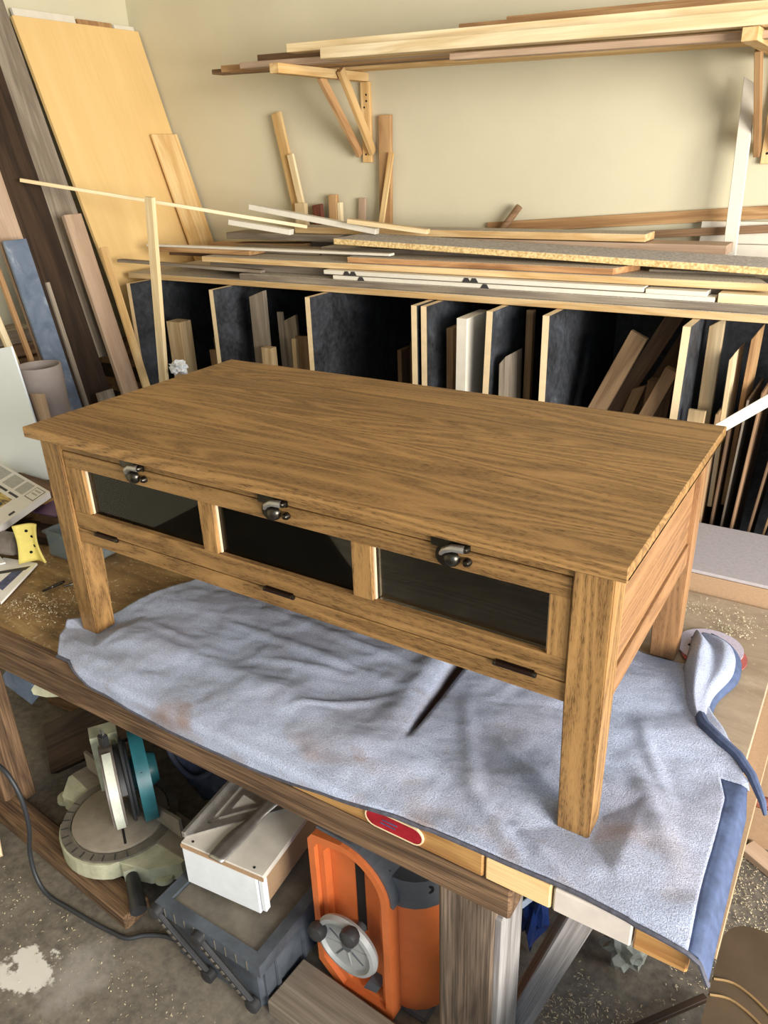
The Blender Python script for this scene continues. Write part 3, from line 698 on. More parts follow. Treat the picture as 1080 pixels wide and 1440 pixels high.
pile('pile_board', 'short dusty tan board lying over the large pale board', -.095, .80, 1.305, .12, .6465, .664, 'tan_dust', cut=.02)
pile('pile_board', 'dusty packing board under the particle board strip', -.30, .55, 1.44, .14, .6465, .675, 'grey_dust')
pile('pile_board', 'dusty end packer under the right of the particle board', .85, 1.3, 1.40, .12, .6465, .6525, 'grey_dust')
pile('chipboard_strip', 'dusty particle board strip with crumbly yellow edge', -.175, 1.40, 1.345, .20, .6975, .7155, 'chip', z0b=.651, cat='board')
pile('pile_board', 'long yellow pine board behind the particle board strip', -.506, .79, 1.56, .10, .706, .728, 'pine_dust')
pile('pile_board', 'pinkish brown board reaching right behind the particle board', .10, 1.015, 1.56, .10, .676, .703, 'pink_wood')
pile('pile_board', 'dusty filler board beneath the yellow pine board', -.45, .60, 1.585, .15, .6275, .6755, 'grey_dust')
pile('white_strip', 'long thin white strip ending far left of the pile', -1.07, .05, 1.335, .03, .667, .675, 'white_paint', cat='strip')
pile('pile_board', 'dark grey-brown board left of the yellow pine board', -.826, -.29, 1.53, .12, .682, .7055, 'grey_wood')
pile('pile_board', 'brown board with rounded end under the long thin white strip', -1.05, -.55, 1.345, .09, .648, .666, 'tan')
pile('pile_board', 'thin grey-brown lath sticking out furthest left at shelf level', -1.10, -.45, 1.205, .03, .622, .632, 'grey_wood', z0b=.599, dy=.075)
pile('pile_board', 'brown stave beneath the rounded end board', -1.02, -.745, 1.40, .10, .6285, .6465, 'brown')
pile('pile_board', 'tan stave crossing behind the rounded end board', -.95, -.46, 1.55, .08, .640, .660, 'tan', z0b=.650)
pile('pile_board', 'small grey board lying left under the large pale board', -.70, -.31, 1.43, .08, .6475, .667, 'grey_wood')
T(board('white_stick', (-.606, 1.44, .806), (-.10, 1.50, .725), .03, .019, 'white_paint', up=(0, 0, 1)), 'upper white square stick slanting down onto the yellow board', 'stick')
T(board('white_stick', (-.640, 1.36, .760), (-.40, 1.41, .725), .03, .018, 'white_paint', up=(0, 0, 1)), 'lower short white square stick beneath the upper one', 'stick')
T(board('white_stick', (-.183, 1.45, .762), (.10, 1.50, .728), .03, .015, 'pine_pale', up=(0, 0, 1)), 'pale short stick resting on the yellow pine board', 'stick')
T(board('thin_lath', (-1.205, .94, .923), (-.40, 1.50, .735), .014, .012, 'pine_pale', up=(0, 0, 1)), 'long thin lath jutting out left across the yellow plywood', 'lath')
# against the wall, above the pile
T(board('moulding', (.18, 1.790, .716), (1.75, 1.790, .817), .036, .016, 'tan', up=(0, 1, 0)), 'long brown moulding rising to the right along the wall', 'board')
T(board('moulding', (.45, 1.745, .690), (1.75, 1.745, .775), .022, .012, 'brown', up=(0, 1, 0)), 'narrow brown lath just under the long brown moulding', 'board')
T(board('white_board', (.84, 1.775, .640), (1.75, 1.775, .640), .09, .015, 'white_paint', up=(0, 1, 0)), 'lower white trim board behind the tall white stick', 'board')
T(board('white_board', (.90, 1.766, .718), (1.75, 1.766, .718), .062, .010, 'white_paint', up=(0, 1, 0)), 'upper white trim board below the brown moulding', 'board')
T(board('white_stick', (1.004, 1.69, Z0+.05), (.985, 1.74, 1.115), .036, .014, 'white_paint', up=(0, 1, 0), cut=-.012), 'tall white stick with pointed top leaning at the wall', 'stick')
o = MB().tube([(.19, 1.75, .64), (.305, 1.765, .789)], .012, 14).out('dowel', 'brown', rot=None); tag(o, 'dark short dowel slanting up against the wall', 'dowel')
for lab, p0, p1, wd, th, mt in (
  ('tall tan board leaning left with a dirty tip', (-.615, 1.765, Z0+.05), (-.722, 1.772, 1.122), .044, .014, 'pine'),
  ('thin brown slat behind the tall tan leaning board', (-.64, 1.788, Z0+.05), (-.70, 1.79, .92), .03, .01, 'brown'),
  ('pale slat beside the tall tan leaning board', (-.575, 1.745, Z0+.05), (-.655, 1.755, .975), .028, .012, 'pine_pale'),
  ('short cream block behind the upper white stick', (-.595, 1.715, Z0+.05), (-.600, 1.73, .80), .05, .02, 'pine_pale'),
  ('short red-brown offcut against the wall', (-.525, 1.75, Z0+.05), (-.550, 1.77, .792), .045, .016, 'red_wood'),
  ('short tan block with reddish top against the wall', (-.468, 1.76, Z0+.05), (-.474, 1.775, .828), .036, .02, 'tan'),
  ('narrow pale slat beside the short tan block', (-.440, 1.765, Z0+.05), (-.445, 1.775, .80), .016, .02, 'pine_pale'),
  ('short pinkish slat standing alone against the wall', (-.352, 1.775, Z0+.05), (-.345, 1.785, .815), .03, .012, 'pink_wood'),
  ('tall straight tan board standing against the wall below the bracket', (-.236, 1.770, Z0+.05), (-.232, 1.785, 1.092), .05, .018, 'tan'),
  ('thin pointed tan slat crossing the tall straight board', (-.250, 1.745, .68), (-.196, 1.76, .968), .022, .008, 'pine')):
    T(board('upright_offcut', p0, p1, wd, th, mt, up=(0, 1, 0)), lab, 'board', 'offcuts standing against the back wall')

# ------------------------------------------------------------------ upper lumber shelf
def bracket(x, lab, dz=0):
    t = thing('shelf_bracket', (x, 1.8, .94), lab, 'bracket')
    board('arm', (x, 1.29, 1.2165+dz), (x, 1.799, 1.2165+dz), .036, .028, 'pine', t)
    o = board('wall_cleat', (x+.008, 1.791, .938+dz), (x+.008, 1.791, 1.2015+dz), .038, .016, 'pine', t, up=(0, 1, 0))
    for z in (1.16, 1.14, 1.12, .965): MB().lathe([(0, 0), (.0035, 0), (.0035, .001), (0, .001)], (x+.008+(.006 if z > 1.13 else -.004), 1.783, z+dz), (0, -1, 0), 10).out('screw_hole', 'hole', o)
    board('strut', (x-.022, 1.56, 1.21+dz), (x-.022, 1.782, .965+dz), .030, .016, 'tan', t, up=(1, 0, 0))
    board('strut', (x+.034, 1.60, 1.228+dz), (x+.034, 1.785, .970+dz), .032, .016, 'pine', t, up=(1, 0, 0))
bracket(-.325, 'pine wall bracket with two struts under the left end of the high boards')
bracket(1.045, 'pine wall bracket under the right end of the high boards', -.034)
UP = [  # label, x0, x1, y, width, z0, thickness, material, dz, dy
 ('cream front board of the high stack, nearest the bracket tips', -.15, 1.75, 1.318, .045, 1.231, .030, 'pine_pale', -.008, .0),
 ('pale board with rough bark edge on the high stack', -.12, 1.70, 1.372, .05, 1.231, .018, 'pine', -.005, 0),
 ('pink-brown lower board of the high stack', -.56, 1.70, 1.428, .055, 1.231, .018, 'pink_wood', -.004, 0),
 ('tan lower board ending left of the bracket', -.70, 1.65, 1.488, .055, 1.231, .020, 'tan', -.004, .0),
 ('brown lower board with dark tip at the far left of the high stack', -.80, 1.6, 1.55, .06, 1.231, .016, 'brown', -.003, 0),
 ('wide tan lower board near the wall on the high stack', -.66, 1.65, 1.62, .07, 1.240, .022, 'tan', -.003, 0),
 ('back pale board touching the wall on the high stack', -.50, 1.7, 1.72, .10, 1.231, .022, 'pine', -.003, 0),
 ('upper pale board on top of the cream front board', -.33, 1.72, 1.40, .07, 1.2625, .024, 'pine_pale', -.008, 0),
 ('upper tan board stepping up in the high stack', .0, 1.75, 1.47, .06, 1.2625, .030, 'tan', -.008, 0),
 ('upper brown board with broken dark left end', -.62, .40, 1.60, .07, 1.264, .022, 'brown', .0, 0),
 ('upper wide tan board ending square in the middle of the stack', .18, 1.7, 1.58, .06, 1.290, .030, 'tan', -.004, 0),
 ('topmost brown board of the high stack by the wall', -.12, 1.75, 1.72, .09, 1.259, .034, 'brown', .0, 0),
 ('topmost tan board lying slightly askew on the high stack', .30, 1.75, 1.66, .07, 1.3155, .022, 'tan', -.018, 0),
 ('short brown strip slung under the right half of the high stack', .26, 1.20, 1.36, .04, 1.209, .016, 'pink_wood', .002, 0)]
for lab, x0, x1, y, wd, z0, th, mt, dz, dy in UP:
    sl = -.0248; T(board('stored_board', (x0, y, z0+th/2+.0015+sl*(x0+.325)), (x1, y+dy, z0+th/2+.0015+sl*(x1+.325)), wd, th, mt, cut=random.uniform(-.03, .03)), lab, 'board', 'boards stored on the high brackets')

# ------------------------------------------------------------------ sheets and boards leaning on the left wall
def leaner(name, lab, xt, zt, xb, zb, y0, y1, th, mat, cat='board', dyb=0.0):
    p0 = ((xb), (y0+y1)/2+dyb, zb); p1 = (xt, (y0+y1)/2, zt)
    return T(board(name, p0, p1, y1-y0, th, mat, up=(1, 0, .3)), lab, cat, 'boards leaning at the left wall')
leaner('plywood_sheet', 'large yellow plywood sheet leaning on the left wall', -1.445, 1.458, -1.072, .268, 1.205, 1.79, .016, 'ply_yellow', 'sheet')
leaner('panel_sheet', 'white-edged sheet just showing behind the yellow plywood', -1.475, 1.488, -1.105, .268, 1.23, 1.50, .014, 'white_paint', 'sheet')
leaner('panel_sheet', 'tan sheet just showing behind the yellow plywood', -1.475, 1.480, -1.105, .268, 1.51, 1.68, .014, 'tan', 'sheet')
leaner('panel_sheet', 'white corner sheet behind the yellow plywood by the back wall', -1.475, 1.478, -1.105, .268, 1.69, 1.795, .014, 'white_paint', 'sheet')
leaner('plywood_strip', 'narrow pale plywood strip leaning against the yellow plywood', -1.290, 1.068, -1.062, .37, 1.645, 1.785, .012, 'pine', 'board')
leaner('hardboard_sheet', 'big dark brown sheet leaning on the left wall', -1.44, 1.69, -.87, FL, .885, 1.045, .02, 'dark_wood', 'sheet')
leaner('wall_shade_sheet', 'grey-brown sheet added as wall shade between the dark sheet and the yellow plywood', -1.485, 1.56, -1.13, .28, 1.052, 1.20, .012, 'grey_wood', 'sheet')  # sheet added to stand in for the plywood's shade on the wall
leaner('pink_board', 'pinkish board leaning in front of the yellow plywood', -1.165, .80, -.80, FL, 1.052, 1.128, .018, 'pink_wood')
leaner('pale_lath', 'slim pale board leaning over the pinkish board', -1.065, .685, -.76, FL, 1.11, 1.142, .012, 'pine')
leaner('low_board', 'short grey-tan board low beside the table corner', -1.00, .19, -.84, FL, .93, 1.0, .016, 'grey_wood')
leaner('blue_grey_board', 'blue-grey painted board leaning behind the cardboard tube', -.955, .755, -.800, .002, .662, .742, .012, 'blue_board')
leaner('pale_board', 'long pale board leaning behind the blue-grey board', -1.13, 1.25, -.855, .002, .69, .775, .014, 'pink_wood', dyb=.0)
leaner('white_edge_board', 'narrow whitish board beside the blue-grey painted board', -.905, .62, -.785, .002, .746, .760, .01, 'grey_wood')
leaner('thin_stick', 'thin pale stick leaning left of the blue-grey board', -1.07, .66, -.86, .002, .615, .635, .018, 'pine_pale')
leaner('tan_edge_stick', 'thin tan stick alongside the blue-grey board', -1.00, .70, -.83, .002, .64, .655, .014, 'tan')
# dark stock between the bench and the left wall
k = 0
for i, (z, x0, x1, y, wd) in enumerate([(-.70+.052*j, -1.44+.01*(j % 3), -1.12-.012*(j % 4), .68+.02*(j % 2), .18) for j in range(22)]):
    T(board('dark_stock', (-1.30-.01*(i % 3), .42-.03*(i % 4), z+.025), (-1.24+.02*(i % 2), .86+.02*(i % 3), z+.025), .14, .046, ('brown', 'grey_wood', 'dark_wood', 'brown')[i % 4]), 'dark board in the stack between the bench and the left wall', 'board', 'dark stock stacked at the left wall')
for i in range(5):
    T(board('stock_board', (-1.35+.05*i, 1.22, FL+.03+.055*i*0+.0), (-1.35+.05*i, 1.78, FL+.03), .045, .05, 'brown'), 'brown timber lying on the floor under the yellow plywood', 'timber', 'timbers under the plywood')
for i in range(16):
    T(board('stock_board', (-1.24, 1.24, FL+.055+.0575*i+.03), (-1.24, 1.77, FL+.055+.0575*i+.03), .42-.0*i, .056, ('dark_wood', 'brown')[i % 2]), 'wide dark plank stacked under the yellow plywood', 'plank', 'planks stacked under the plywood')
# tube, foam board, small board
o = MB().ringprism(arc(0, 0, .068, 0, 345, 23), arc(0, 0, .063, 0, 345, 23), (-.785, .578, .002), (1, 0, 0), (0, 1, 0), (0, 0, .398)).out('cardboard_tube', 'grey_tube', smooth=True); tag(o, 'grey open-ended tube standing behind the white foam board', 'tube')
FBS = 1 if frame((-.69, .486, .064), (-.772, .498, .477), (0, 1, 0))[0].col[1].x < 0 else -1
o = board('foam_board', (-.69, .486, .064), (-.772, .498, .477), .30, .006, 'white_blue', up=(0, 1, 0)); tag(o, 'bright white foam board leaning at the left of the bench', 'foam board')
o.matrix_basis = o.matrix_basis @ Matrix.Translation((0, FBS*.15, 0)); WM[o] = o.matrix_basis.copy()
T(board('small_board', (-.68, .503, .004), (-.715, .508, .335), .075, .005, 'pink_wood', up=(0, 1, 0)), 'small pale grey board between the foam board and the tube')

# ------------------------------------------------------------------ clutter at the left of the bench
def quad_box(name, A, B, C, th, mat):
    """flat slab with corner A, edges A->B and A->C, thickness th downward"""
    A, B, C = Vector(A), Vector(B), Vector(C); u, v = B-A, C-A
    return MB().prism([(0, 0), (1, 0), (1, 1), (0, 1)], A, u, v, (0, 0, -th))
A, Bv, Cv = Vector((-.557, .377, .092)), Vector((-.93, .455, .092)), Vector((-.462, .135, .092))
ct = quad_box('carton', A, Bv, Cv, .020, 'paper').out('printed_carton', 'paper'); tag(ct, 'flat white printed carton with yellow picture on the bench clutter', 'carton')
def patch(u0, u1, v0, v1, mat, name, dz=.0006):
    u, v = Bv-A, Cv-A; MB().prism([(u0, v0), (u1, v0), (u1, v1), (u0, v1)], A+Vector((0, 0, dz*.2)), u, v, (0, 0, dz)).out(name, mat, ct)
patch(.03, .18, .05, .30, 'ink', 'box_outline', .0004); patch(.038, .172, .062, .288, 'paper', 'text_panel', .0007); patch(.06, .15, .10, .13, 'ink_grey', 'text_line', .0010); patch(.06, .15, .17, .20, 'ink_grey', 'text_line', .0010)
patch(.22, .36, .05, .30, 'ink_grey', 'text_block'); patch(.40, .60, .05, .30, 'ink_grey', 'text_block'); patch(.66, .95, .05, .30, 'ink_grey', 'text_block')
patch(.22, .38, .36, .40, 'ink', 'heading'); patch(.42, .75, .36, .40, 'ink', 'heading')
patch(.24, .98, .46, .80, 'print', 'picture'); patch(.26, .36, .60, .76, 'ink', 'logo_mark', .0010)
patch(.10, .15, .82, .92, 'ink', 'barcode'); patch(.04, .07, .60, .70, 'ink', 'symbol'); patch(.22, .9, .86, .97, 'ink_grey', 'text_block')
T(board('carton_support', (-.85, .37, .036), (-.64, .30, .036), .10, .068, 'brown'), 'brown block propping up the printed carton', 'block')
T(board('wood_block', (-.86, .452, .032), (-.66, .447, .032), .05, .06, 'brown'), 'brown wooden block behind the printed carton', 'block')
T(board('wood_block', (-.66, .425, .012), (-.52, .44, .012), .05, .022, 'pine'), 'thin yellowish offcut by the table leg', 'block')
o = MB().prism([(0, 0), (.09, .01), (.12, .06), (.07, .09), (.0, .07)], (-.56, .31, .050), (1, 0, 0), (0, 1, .1), (0, 0, .004)).out('purple_sleeve', 'purple'); tag(o, 'purple paper sleeve under the printed carton corner', 'sleeve')
T(board('dark_tray', (-.62, .25, .012), (-.44, .30, .012), .09, .022, 'dark_wood'), 'dark flat tray under the printed carton', 'tray')
T(board('tray_prop', (-.54, .335, .025), (-.46, .355, .025), .05, .046, 'brown'), 'small brown offcut under the purple sleeve', 'block')
bo = MB().lathe([(.0, 0), (.026, .003), (.031, .012), (.032, .05), (.029, .09), (.032, .13), (.031, .20), (.024, .21), (0, .212)], (-.415, .165, .046), (-.96, -.24, 0), 24).out('wrapped_roll', 'grey_vinyl', smooth=True); tag(bo, 'grey plastic-wrapped roll lying on the bench', 'roll')
# yellow pad with holes
bm = bmesh.new(); rows = []
for j in range(13):
    v = j/12; row = []
    for i in range(9):
        u = i/8; z = .014+.112*v
        wd = .052*(1-.22*math.sin(math.pi*v))
        cx = -.362+.012*v; cy = .150
        row.append(bm.verts.new((cx+(u-.35)*wd*.85+(.016*(1-v)**2 if u > .8 else 0), cy+(u-.5)*wd*.75+.018*math.sin(math.pi*u)*(1-.3*v), z)))
    rows.append(row)
for j in range(12):
    for i in range(8): bm.faces.new((rows[j][i], rows[j][i+1], rows[j+1][i+1], rows[j+1][i])).smooth = True
cen = []
for j, i in ((3, 3), (5, 6), (8, 5), (10, 3)):
    nn = (rows[j][i+1].co-rows[j][i-1].co).cross(rows[j+1][i].co-rows[j-1][i].co).normalized()
    if nn.dot(Vector((.85, -.5, .4))) < 0: nn = -nn
    cen.append((rows[j][i].co.copy(), nn))
k = MB(); k.bm.free(); k.bm = bm; pad = k.out('foam_pad', 'yellow'); sm_ = pad.modifiers.new('thick', 'SOLIDIFY'); sm_.thickness = .006; sm_.offset = 0; tag(pad, 'curved yellow foam pad with dark holes standing on the bench', 'foam pad')
for c, nn in cen: MB().lathe([(0, 0), (.0042, 0), (.0042, .002), (0, .002)], c+nn*.0018, nn, 12).out('pad_hole', 'hole', pad)
# clear tray
def open_tray(name, lo, hi, th, mat, label, cat):
    t = thing(name, ((lo[0]+hi[0])/2, (lo[1]+hi[1])/2, lo[2]), label, cat)
    MB().box(lo, (hi[0], hi[1], lo[2]+th)).out('tray_floor', mat, t)
    for a, b in (((lo[0], lo[1], lo[2]+th), (lo[0]+th, hi[1], hi[2])), ((hi[0]-th, lo[1], lo[2]+th), (hi[0], hi[1], hi[2])), ((lo[0]+th, lo[1], lo[2]+th), (hi[0]-th, lo[1]+th, hi[2])), ((lo[0]+th, hi[1]-th, lo[2]+th), (hi[0]-th, hi[1], hi[2]))):
        MB().box(a, b).out('tray_side', mat, t)
    MB().ringprism([(lo[0]-.006, lo[1]-.006), (hi[0]+.006, lo[1]-.006), (hi[0]+.006, hi[1]+.006), (lo[0]-.006, hi[1]+.006)], [(lo[0], lo[1]), (hi[0], lo[1]), (hi[0], hi[1]), (lo[0], hi[1])], (0, 0, hi[2]-.006), (1, 0, 0), (0, 1, 0), (0, 0, .006)).out('rim', mat, t)
open_tray('clear_tray', (-.372, .222, .002), (-.22, .36, .075), .003, 'clear_pl', 'clear plastic tray beside the left table leg', 'tray')
# leaflets
lf = MB().prism([(-.35, .165), (-.25, -.008), (-.40, .02), (-.46, .14)], (0, 0, .0015), (1, 0, 0), (0, 1, 0), (0, 0, .006)).out('leaflet', 'paper'); tag(lf, 'white leaflet with blue print under the yellow pad', 'leaflet')
MB().prism([(-.345, .12), (-.30, .03), (-.335, .035), (-.365, .10)], (0, 0, .0076), (1, 0, 0), (0, 1, 0), (0, 0, .0006)).out('blue_print', 'ink_blue', lf)
MB().prism([(-.350, .145), (-.343, .125), (-.40, .06), (-.41, .07)], (0, 0, .0076), (1, 0, 0), (0, 1, 0), (0, 0, .0006)).out('dark_bar', 'ink', lf)
l2 = MB().prism([(-.42, .12), (-.46, .04), (-.60, .08), (-.55, .16)], (0, 0, .009), (1, 0, 0), (0, 1, 0), (0, 0, .004)).out('leaflet', 'paper'); tag(l2, 'cream sheet lying under the grey wrapped roll', 'leaflet')
for lab, a, b in (('short driver bit lying on the bench before the clear tray', (-.211, .080, .005), (-.205, .133, .005)), ('stubby driver bit close to the left table leg', (-.184, .122, .005), (-.172, .146, .005))):
    t = MB().tube([a, Vector(a).lerp(Vector(b), .45), Vector(a).lerp(Vector(b), .5), b], [.0032, .0032, .0045, .0045], 8).out('driver_bit', 'bronze'); tag(t, lab, 'driver bit')
    MB().tube([Vector(b), Vector(b)+(Vector(b)-Vector(a))*.12], .0032, 6).out('bit_tip', 'hinge', t)
o = tag(MB().tube([(1.37, .318, -.075), (1.70, .36, -.09)], [.011, .011], 10).out('clamp_bar', 'red_wood'), 'reddish bar poking out from under the bench end', 'bar')

# ------------------------------------------------------------------ miter saw under the bench
def miter_saw():
    C = Vector((-.03, .035, -.61)); d = Vector((.83, -.55, 0)).normalized(); nrm = Vector((.55, .83, 0)).normalized(); Z = Vector((0, 0, 1))
    f = Vector((1, -.10, 0)).normalized(); g = Vector((.10, 1, 0)).normalized()
    t = thing('miter_saw', (C.x, C.y, FL+.05), 'teal and grey miter saw standing on the floor under the bench', 'miter saw')
    # base with wings
    b = MB().prism([(-.24, .10), (-.25, .0), (-.20, -.05), (-.13, -.04), (-.09, -.10)]+[(x, y) for x, y in arc(0, 0, .155, 225, 315, 10)]+[(.12, -.09), (.20, -.06), (.25, .0), (.24, .10)], C+Vector((0, 0, -.055)), f, g, (0, 0, .05)).out('base', 'cast_pale', t)
    MB().prism([(-.235, .10), (-.245, .01), (-.12, .0), (-.10, .10)], C+Vector((0, 0, -.0048)), f, g, (0, 0, .005)).out('table_wing', 'alu', b)
    MB().prism([(.235, .10), (.245, .01), (.12, .0), (.10, .10)], C+Vector((0, 0, -.0048)), f, g, (0, 0, .005)).out('table_wing', 'alu', b)
    MB().ringprism(arc(0, 0, .152, 195, 345, 30)+arc(0, 0, .1515, 345, 195, 30)[::1] if False else arc(0, 0, .150, 0, 348, 29), arc(0, 0, .126, 0, 348, 29), C+Vector((0, 0, -.0045)), f, g, (0, 0, .006)).out('scale_ring', 'crate_lid', t)
    for k in range(12):
        a = math.radians(200+k*12); p = C+f*math.cos(a)*.139+g*math.sin(a)*.139
        MB().box((-.009, -.0012, 0), (.009, .0012, .001), m=Matrix.Translation(p+Vector((0, 0, .0016))) @ Matrix.Rotation(a-.1, 4, 'Z')).out('scale_mark', 'ink', t)
    tt = MB().lathe([(0, 0), (.122, 0), (.122, .010), (.119, .012), (0, .012)], C+Vector((0, 0, -.005)), Z, 48).out('turntable', 'alu', t, smooth=True)
    MB().box((-.11, -.003, 0), (.11, .003, .0012), m=Matrix.Translation(C+Vector((0, 0, .0072))) @ Matrix.Rotation(math.atan2(d.y, d.x), 4, 'Z')).out('kerf_slot', 'hole', tt)
    # handle arm out front
    MB().prism([(.11, -.022), (.18, -.018), (.18, .018), (.11, .022)], C+Vector((0, 0, -.045)), d, nrm, (0, 0, .035)).out('turntable_nose', 'cast_pale', t)
    k = MB().tube([C+d*.17+Vector((0, 0, -.03)), C+d*.20+Vector((0, 0, -.035)), C+d*.275+Vector((0, 0, -.05))], [.012, .018, .020], 12).out('lock_knob', 'black_pl', t, smooth=True)
    # foot lugs
    for s, yy in ((-.225, -.03), (.215, -.03)):
        p = C+f*s+g*yy
        MB().lathe([(0, 0), (.026, 0), (.024, .012), (.010, .012), (.008, .008), (0, .008)], p+Vector((0, 0, -.050)), Z, 20).out('foot_lug', 'cast_pale', t, smooth=True)
    # fence
    for a, b_ in ((-.22, -.03), (.03, .20)):
        MB().prism([(a, 0), (b_, 0), (b_, .035), (a+.03 if a < 0 else b_-.0, .062), (a if a < 0 else a, .062 if a < 0 else .04)], C+g*.045+Vector((0, 0, .0075)), f, Z, g*.008).out('fence', 'alu', t)
    MB().prism(arc(-.06, .075, .028, 0, 180, 10)+[(-.088, .055), (-.032, .055)], C+Vector((0, 0, .0075)), f, g, (0, 0, .03)).out('fence_boss', 'cast_pale', t)
    # arm post at the back
    MB().prism([(-.155, -.035), (-.105, -.035), (-.105, .035), (-.155, .035)], C+Vector((0, 0, -.02)), d, nrm, (0, 0, .21)).out('arm_post', 'cast_pale', t)
    bl = C+Vector((0, 0, .098))+d*-.012
    MB().lathe([(0, 0), (.088, 0), (.088, .002), (0, .002)], bl, nrm, 48).out('blade', 'steel', t)
    def shell(r0, r1, a0, a1, off, thick, mat, name, lift=0):
        # an arc-shaped housing in the blade plane
        outer = arc(0, 0, r1, a0, a1, 22); inner = arc(0, 0, r0, a1, a0, 22)
        k = MB(); P = outer+inner
        k.prism(P, bl+nrm*off+Vector((0, 0, lift)), d, Z, nrm*thick); return k.out(name, mat, t, smooth=True)
    shell(.070, .108, -48, 130, -.018, .034, 'grey_vinyl', 'blade_guard')
    shell(.104, .113, -40, 85, -.012, .022, 'guard', 'guard_rim')
    shell(.020, .100, 20, 170, .017, .014, 'black_pl', 'guard_back')
    shell(.085, .125, -50, 150, .058, .034, 'teal', 'motor_housing', .012)
    MB().lathe([(0, .0), (.04, .0), (.045, .01), (.045, .07), (.038, .085), (0, .085)], bl+nrm*.03+d*-.02, nrm, 24).out('motor', 'teal', t, smooth=True)
    MB().lathe([(0, 0), (.005, 0), (.005, .002), (0, .002)], bl+nrm*.072+d*.118*math.cos(.7)+Vector((0, 0, .012+.118*math.sin(.7)))+d*.004, d, 12).out('screw_hole', 'hole', t)
    for q, r in enumerate((.10, .092)):
        pts = [bl+nrm*(.036+.009*q)+d*(r*math.cos(math.radians(a)))+Z*(r*math.sin(math.radians(a))*1.1+.005) for a in range(-60, 150, 10)]
        MB().tube(pts, .0045, 8).out('power_cord', 'rubber', t, smooth=True)
    pl = MB().box((-.012, -.009, 0), (.012, .009, .035), .003, m=Matrix.Translation(bl+d*-.025+nrm*.0+Vector((0, 0, .112)))).out('plug', 'black_pl', t)
    for s in (-.005, .005): adopt(MB().box((-.0008, -.003, 0), (.0008, .003, .014), m=Matrix.Translation(bl+d*-.025+nrm*0+Vector((s, 0, .146)))).out('prong', 'steel'), pl)
    MB().prism([(-.24, .10), (-.25, .0), (.25, 0), (.24, .10)], C+Vector((0, 0, -.085)), f, g, (0, 0, .031)).out('base_foot', 'cast_pale', t)
    MB().prism([(-.24, .10), (-.20, .02), (.20, .02), (.24, .10)], C+Vector((0, 0, FL-C.z)), f, g, (0, 0, -FL+C.z-.083)).out('plinth', 'rough_beam', t)
miter_saw()
cb = []
for p in [(-.33, -.16, -.27), (-.172, -.165, -.329), (-.124, -.165, -.352), (-.096, -.165, -.414), (-.102, -.165, -.51), (-.128, -.168, -.60), (-.118, -.176, -.672), (-.075, -.180, -.711), (.009, -.176, -.7135), (.084, -.172, -.7135), (.142, -.166, -.7135), (.19, -.158, -.7135), (.222, -.130, -.7135), (.262, -.108, -.7135), (.297, -.100, -.7135)]: cb.append(Vector(p))
o = MB().tube(smooth_path(cb), .0055, 10).out('extension_cable', 'rubber', smooth=True); tag(o, 'black power cable snaking over the concrete floor', 'cable')
# crate
def crate():
    x0, x1, y0, y1, zb, zt = .312, .600, -.130, .30, FL, -.548
    t = thing('storage_crate', (.455, .08, FL), 'dusty black plastic storage crate with hinged side struts under the bench', 'crate')
    bm = bmesh.new(); ins = .010
    A = [bm.verts.new((x, y, zb)) for x, y in ((x0+ins, y0+ins), (x1-ins, y0+ins), (x1-ins, y1-ins), (x0+ins, y1-ins))]
    B = [bm.verts.new((x, y, zt)) for x, y in ((x0+.006, y0+.006), (x1-.006, y0+.006), (x1-.006, y1-.006), (x0+.006, y1-.006))]
    bm.faces.new(A[::-1]); bm.faces.new(B)
    for k in range(4): bm.faces.new((A[k], A[(k+1) % 4], B[(k+1) % 4], B[k]))
    bmesh.ops.recalc_face_normals(bm, faces=bm.faces[:]); bmesh.ops.bevel(bm, geom=bm.edges[:], offset=.012, segments=3, affect='EDGES')
    k = MB(); k.bm.free(); k.bm = bm; body = k.out('crate_body', 'crate_pl', t)
    MB().ringprism([(x0-.008, y0-.008), (x1+.008, y0-.008), (x1+.008, y1+.008), (x0-.008, y1+.008)], [(x0+.018, y0+.018), (x1-.018, y0+.018), (x1-.018, y1-.018), (x0+.018, y1-.018)], (0, 0, zt-.022), (1, 0, 0), (0, 1, 0), (0, 0, .034)).out('rim', 'crate_pl', t)
    MB().box((x0+.018, y0+.018, zt-.006), (x1-.018, y1-.018, zt+.0035), .002).out('lid', 'crate_lid', t)
    for j in range(9): MB().box((x0+.02+j*.030, y0-.0095, zt-.020), (x0+.022+j*.030, y0-.0075, zt+.008)).out('rim_rib', 'crate_lid', t)
    for j in range(4): MB().box((x1-.012, y0+.05+j*.09, zb+.02), (x1-.002, y0+.062+j*.09, zt-.03), .002).out('side_rib', 'crate_pl', t)
    for xa in (x0-.002, x0+.128):
        p0 = Vector((xa, y0-.016, zt-.008)); p1 = Vector((xa+.128, y0-.004, zb+.030))
        m, L = frame(p0, p1, (0, 1, 0)); st = board('strut', p0, p1, .026, .012, 'black_pl', t, up=(0, 1, 0), bev=.004)
        for j in range(9):
            c = p0.lerp(p1, .10+.095*j)
            a = board('strut_slot', c-(p1-p0)*.028+Vector((0, -.0065, .0)), c+(p1-p0)*.028+Vector((0, -.0065, 0)), .009, .0016, 'crate_lid', up=(0, 1, 0), bev=0); adopt(a, st)
        for c in (p0, p1): adopt(MB().lathe([(0, 0), (.017, 0), (.017, .016), (.012, .019), (0, .019)], c+Vector((0, .008, 0)), (0, -1, 0), 20).out('pivot', 'black_pl', smooth=True), st)
crate()
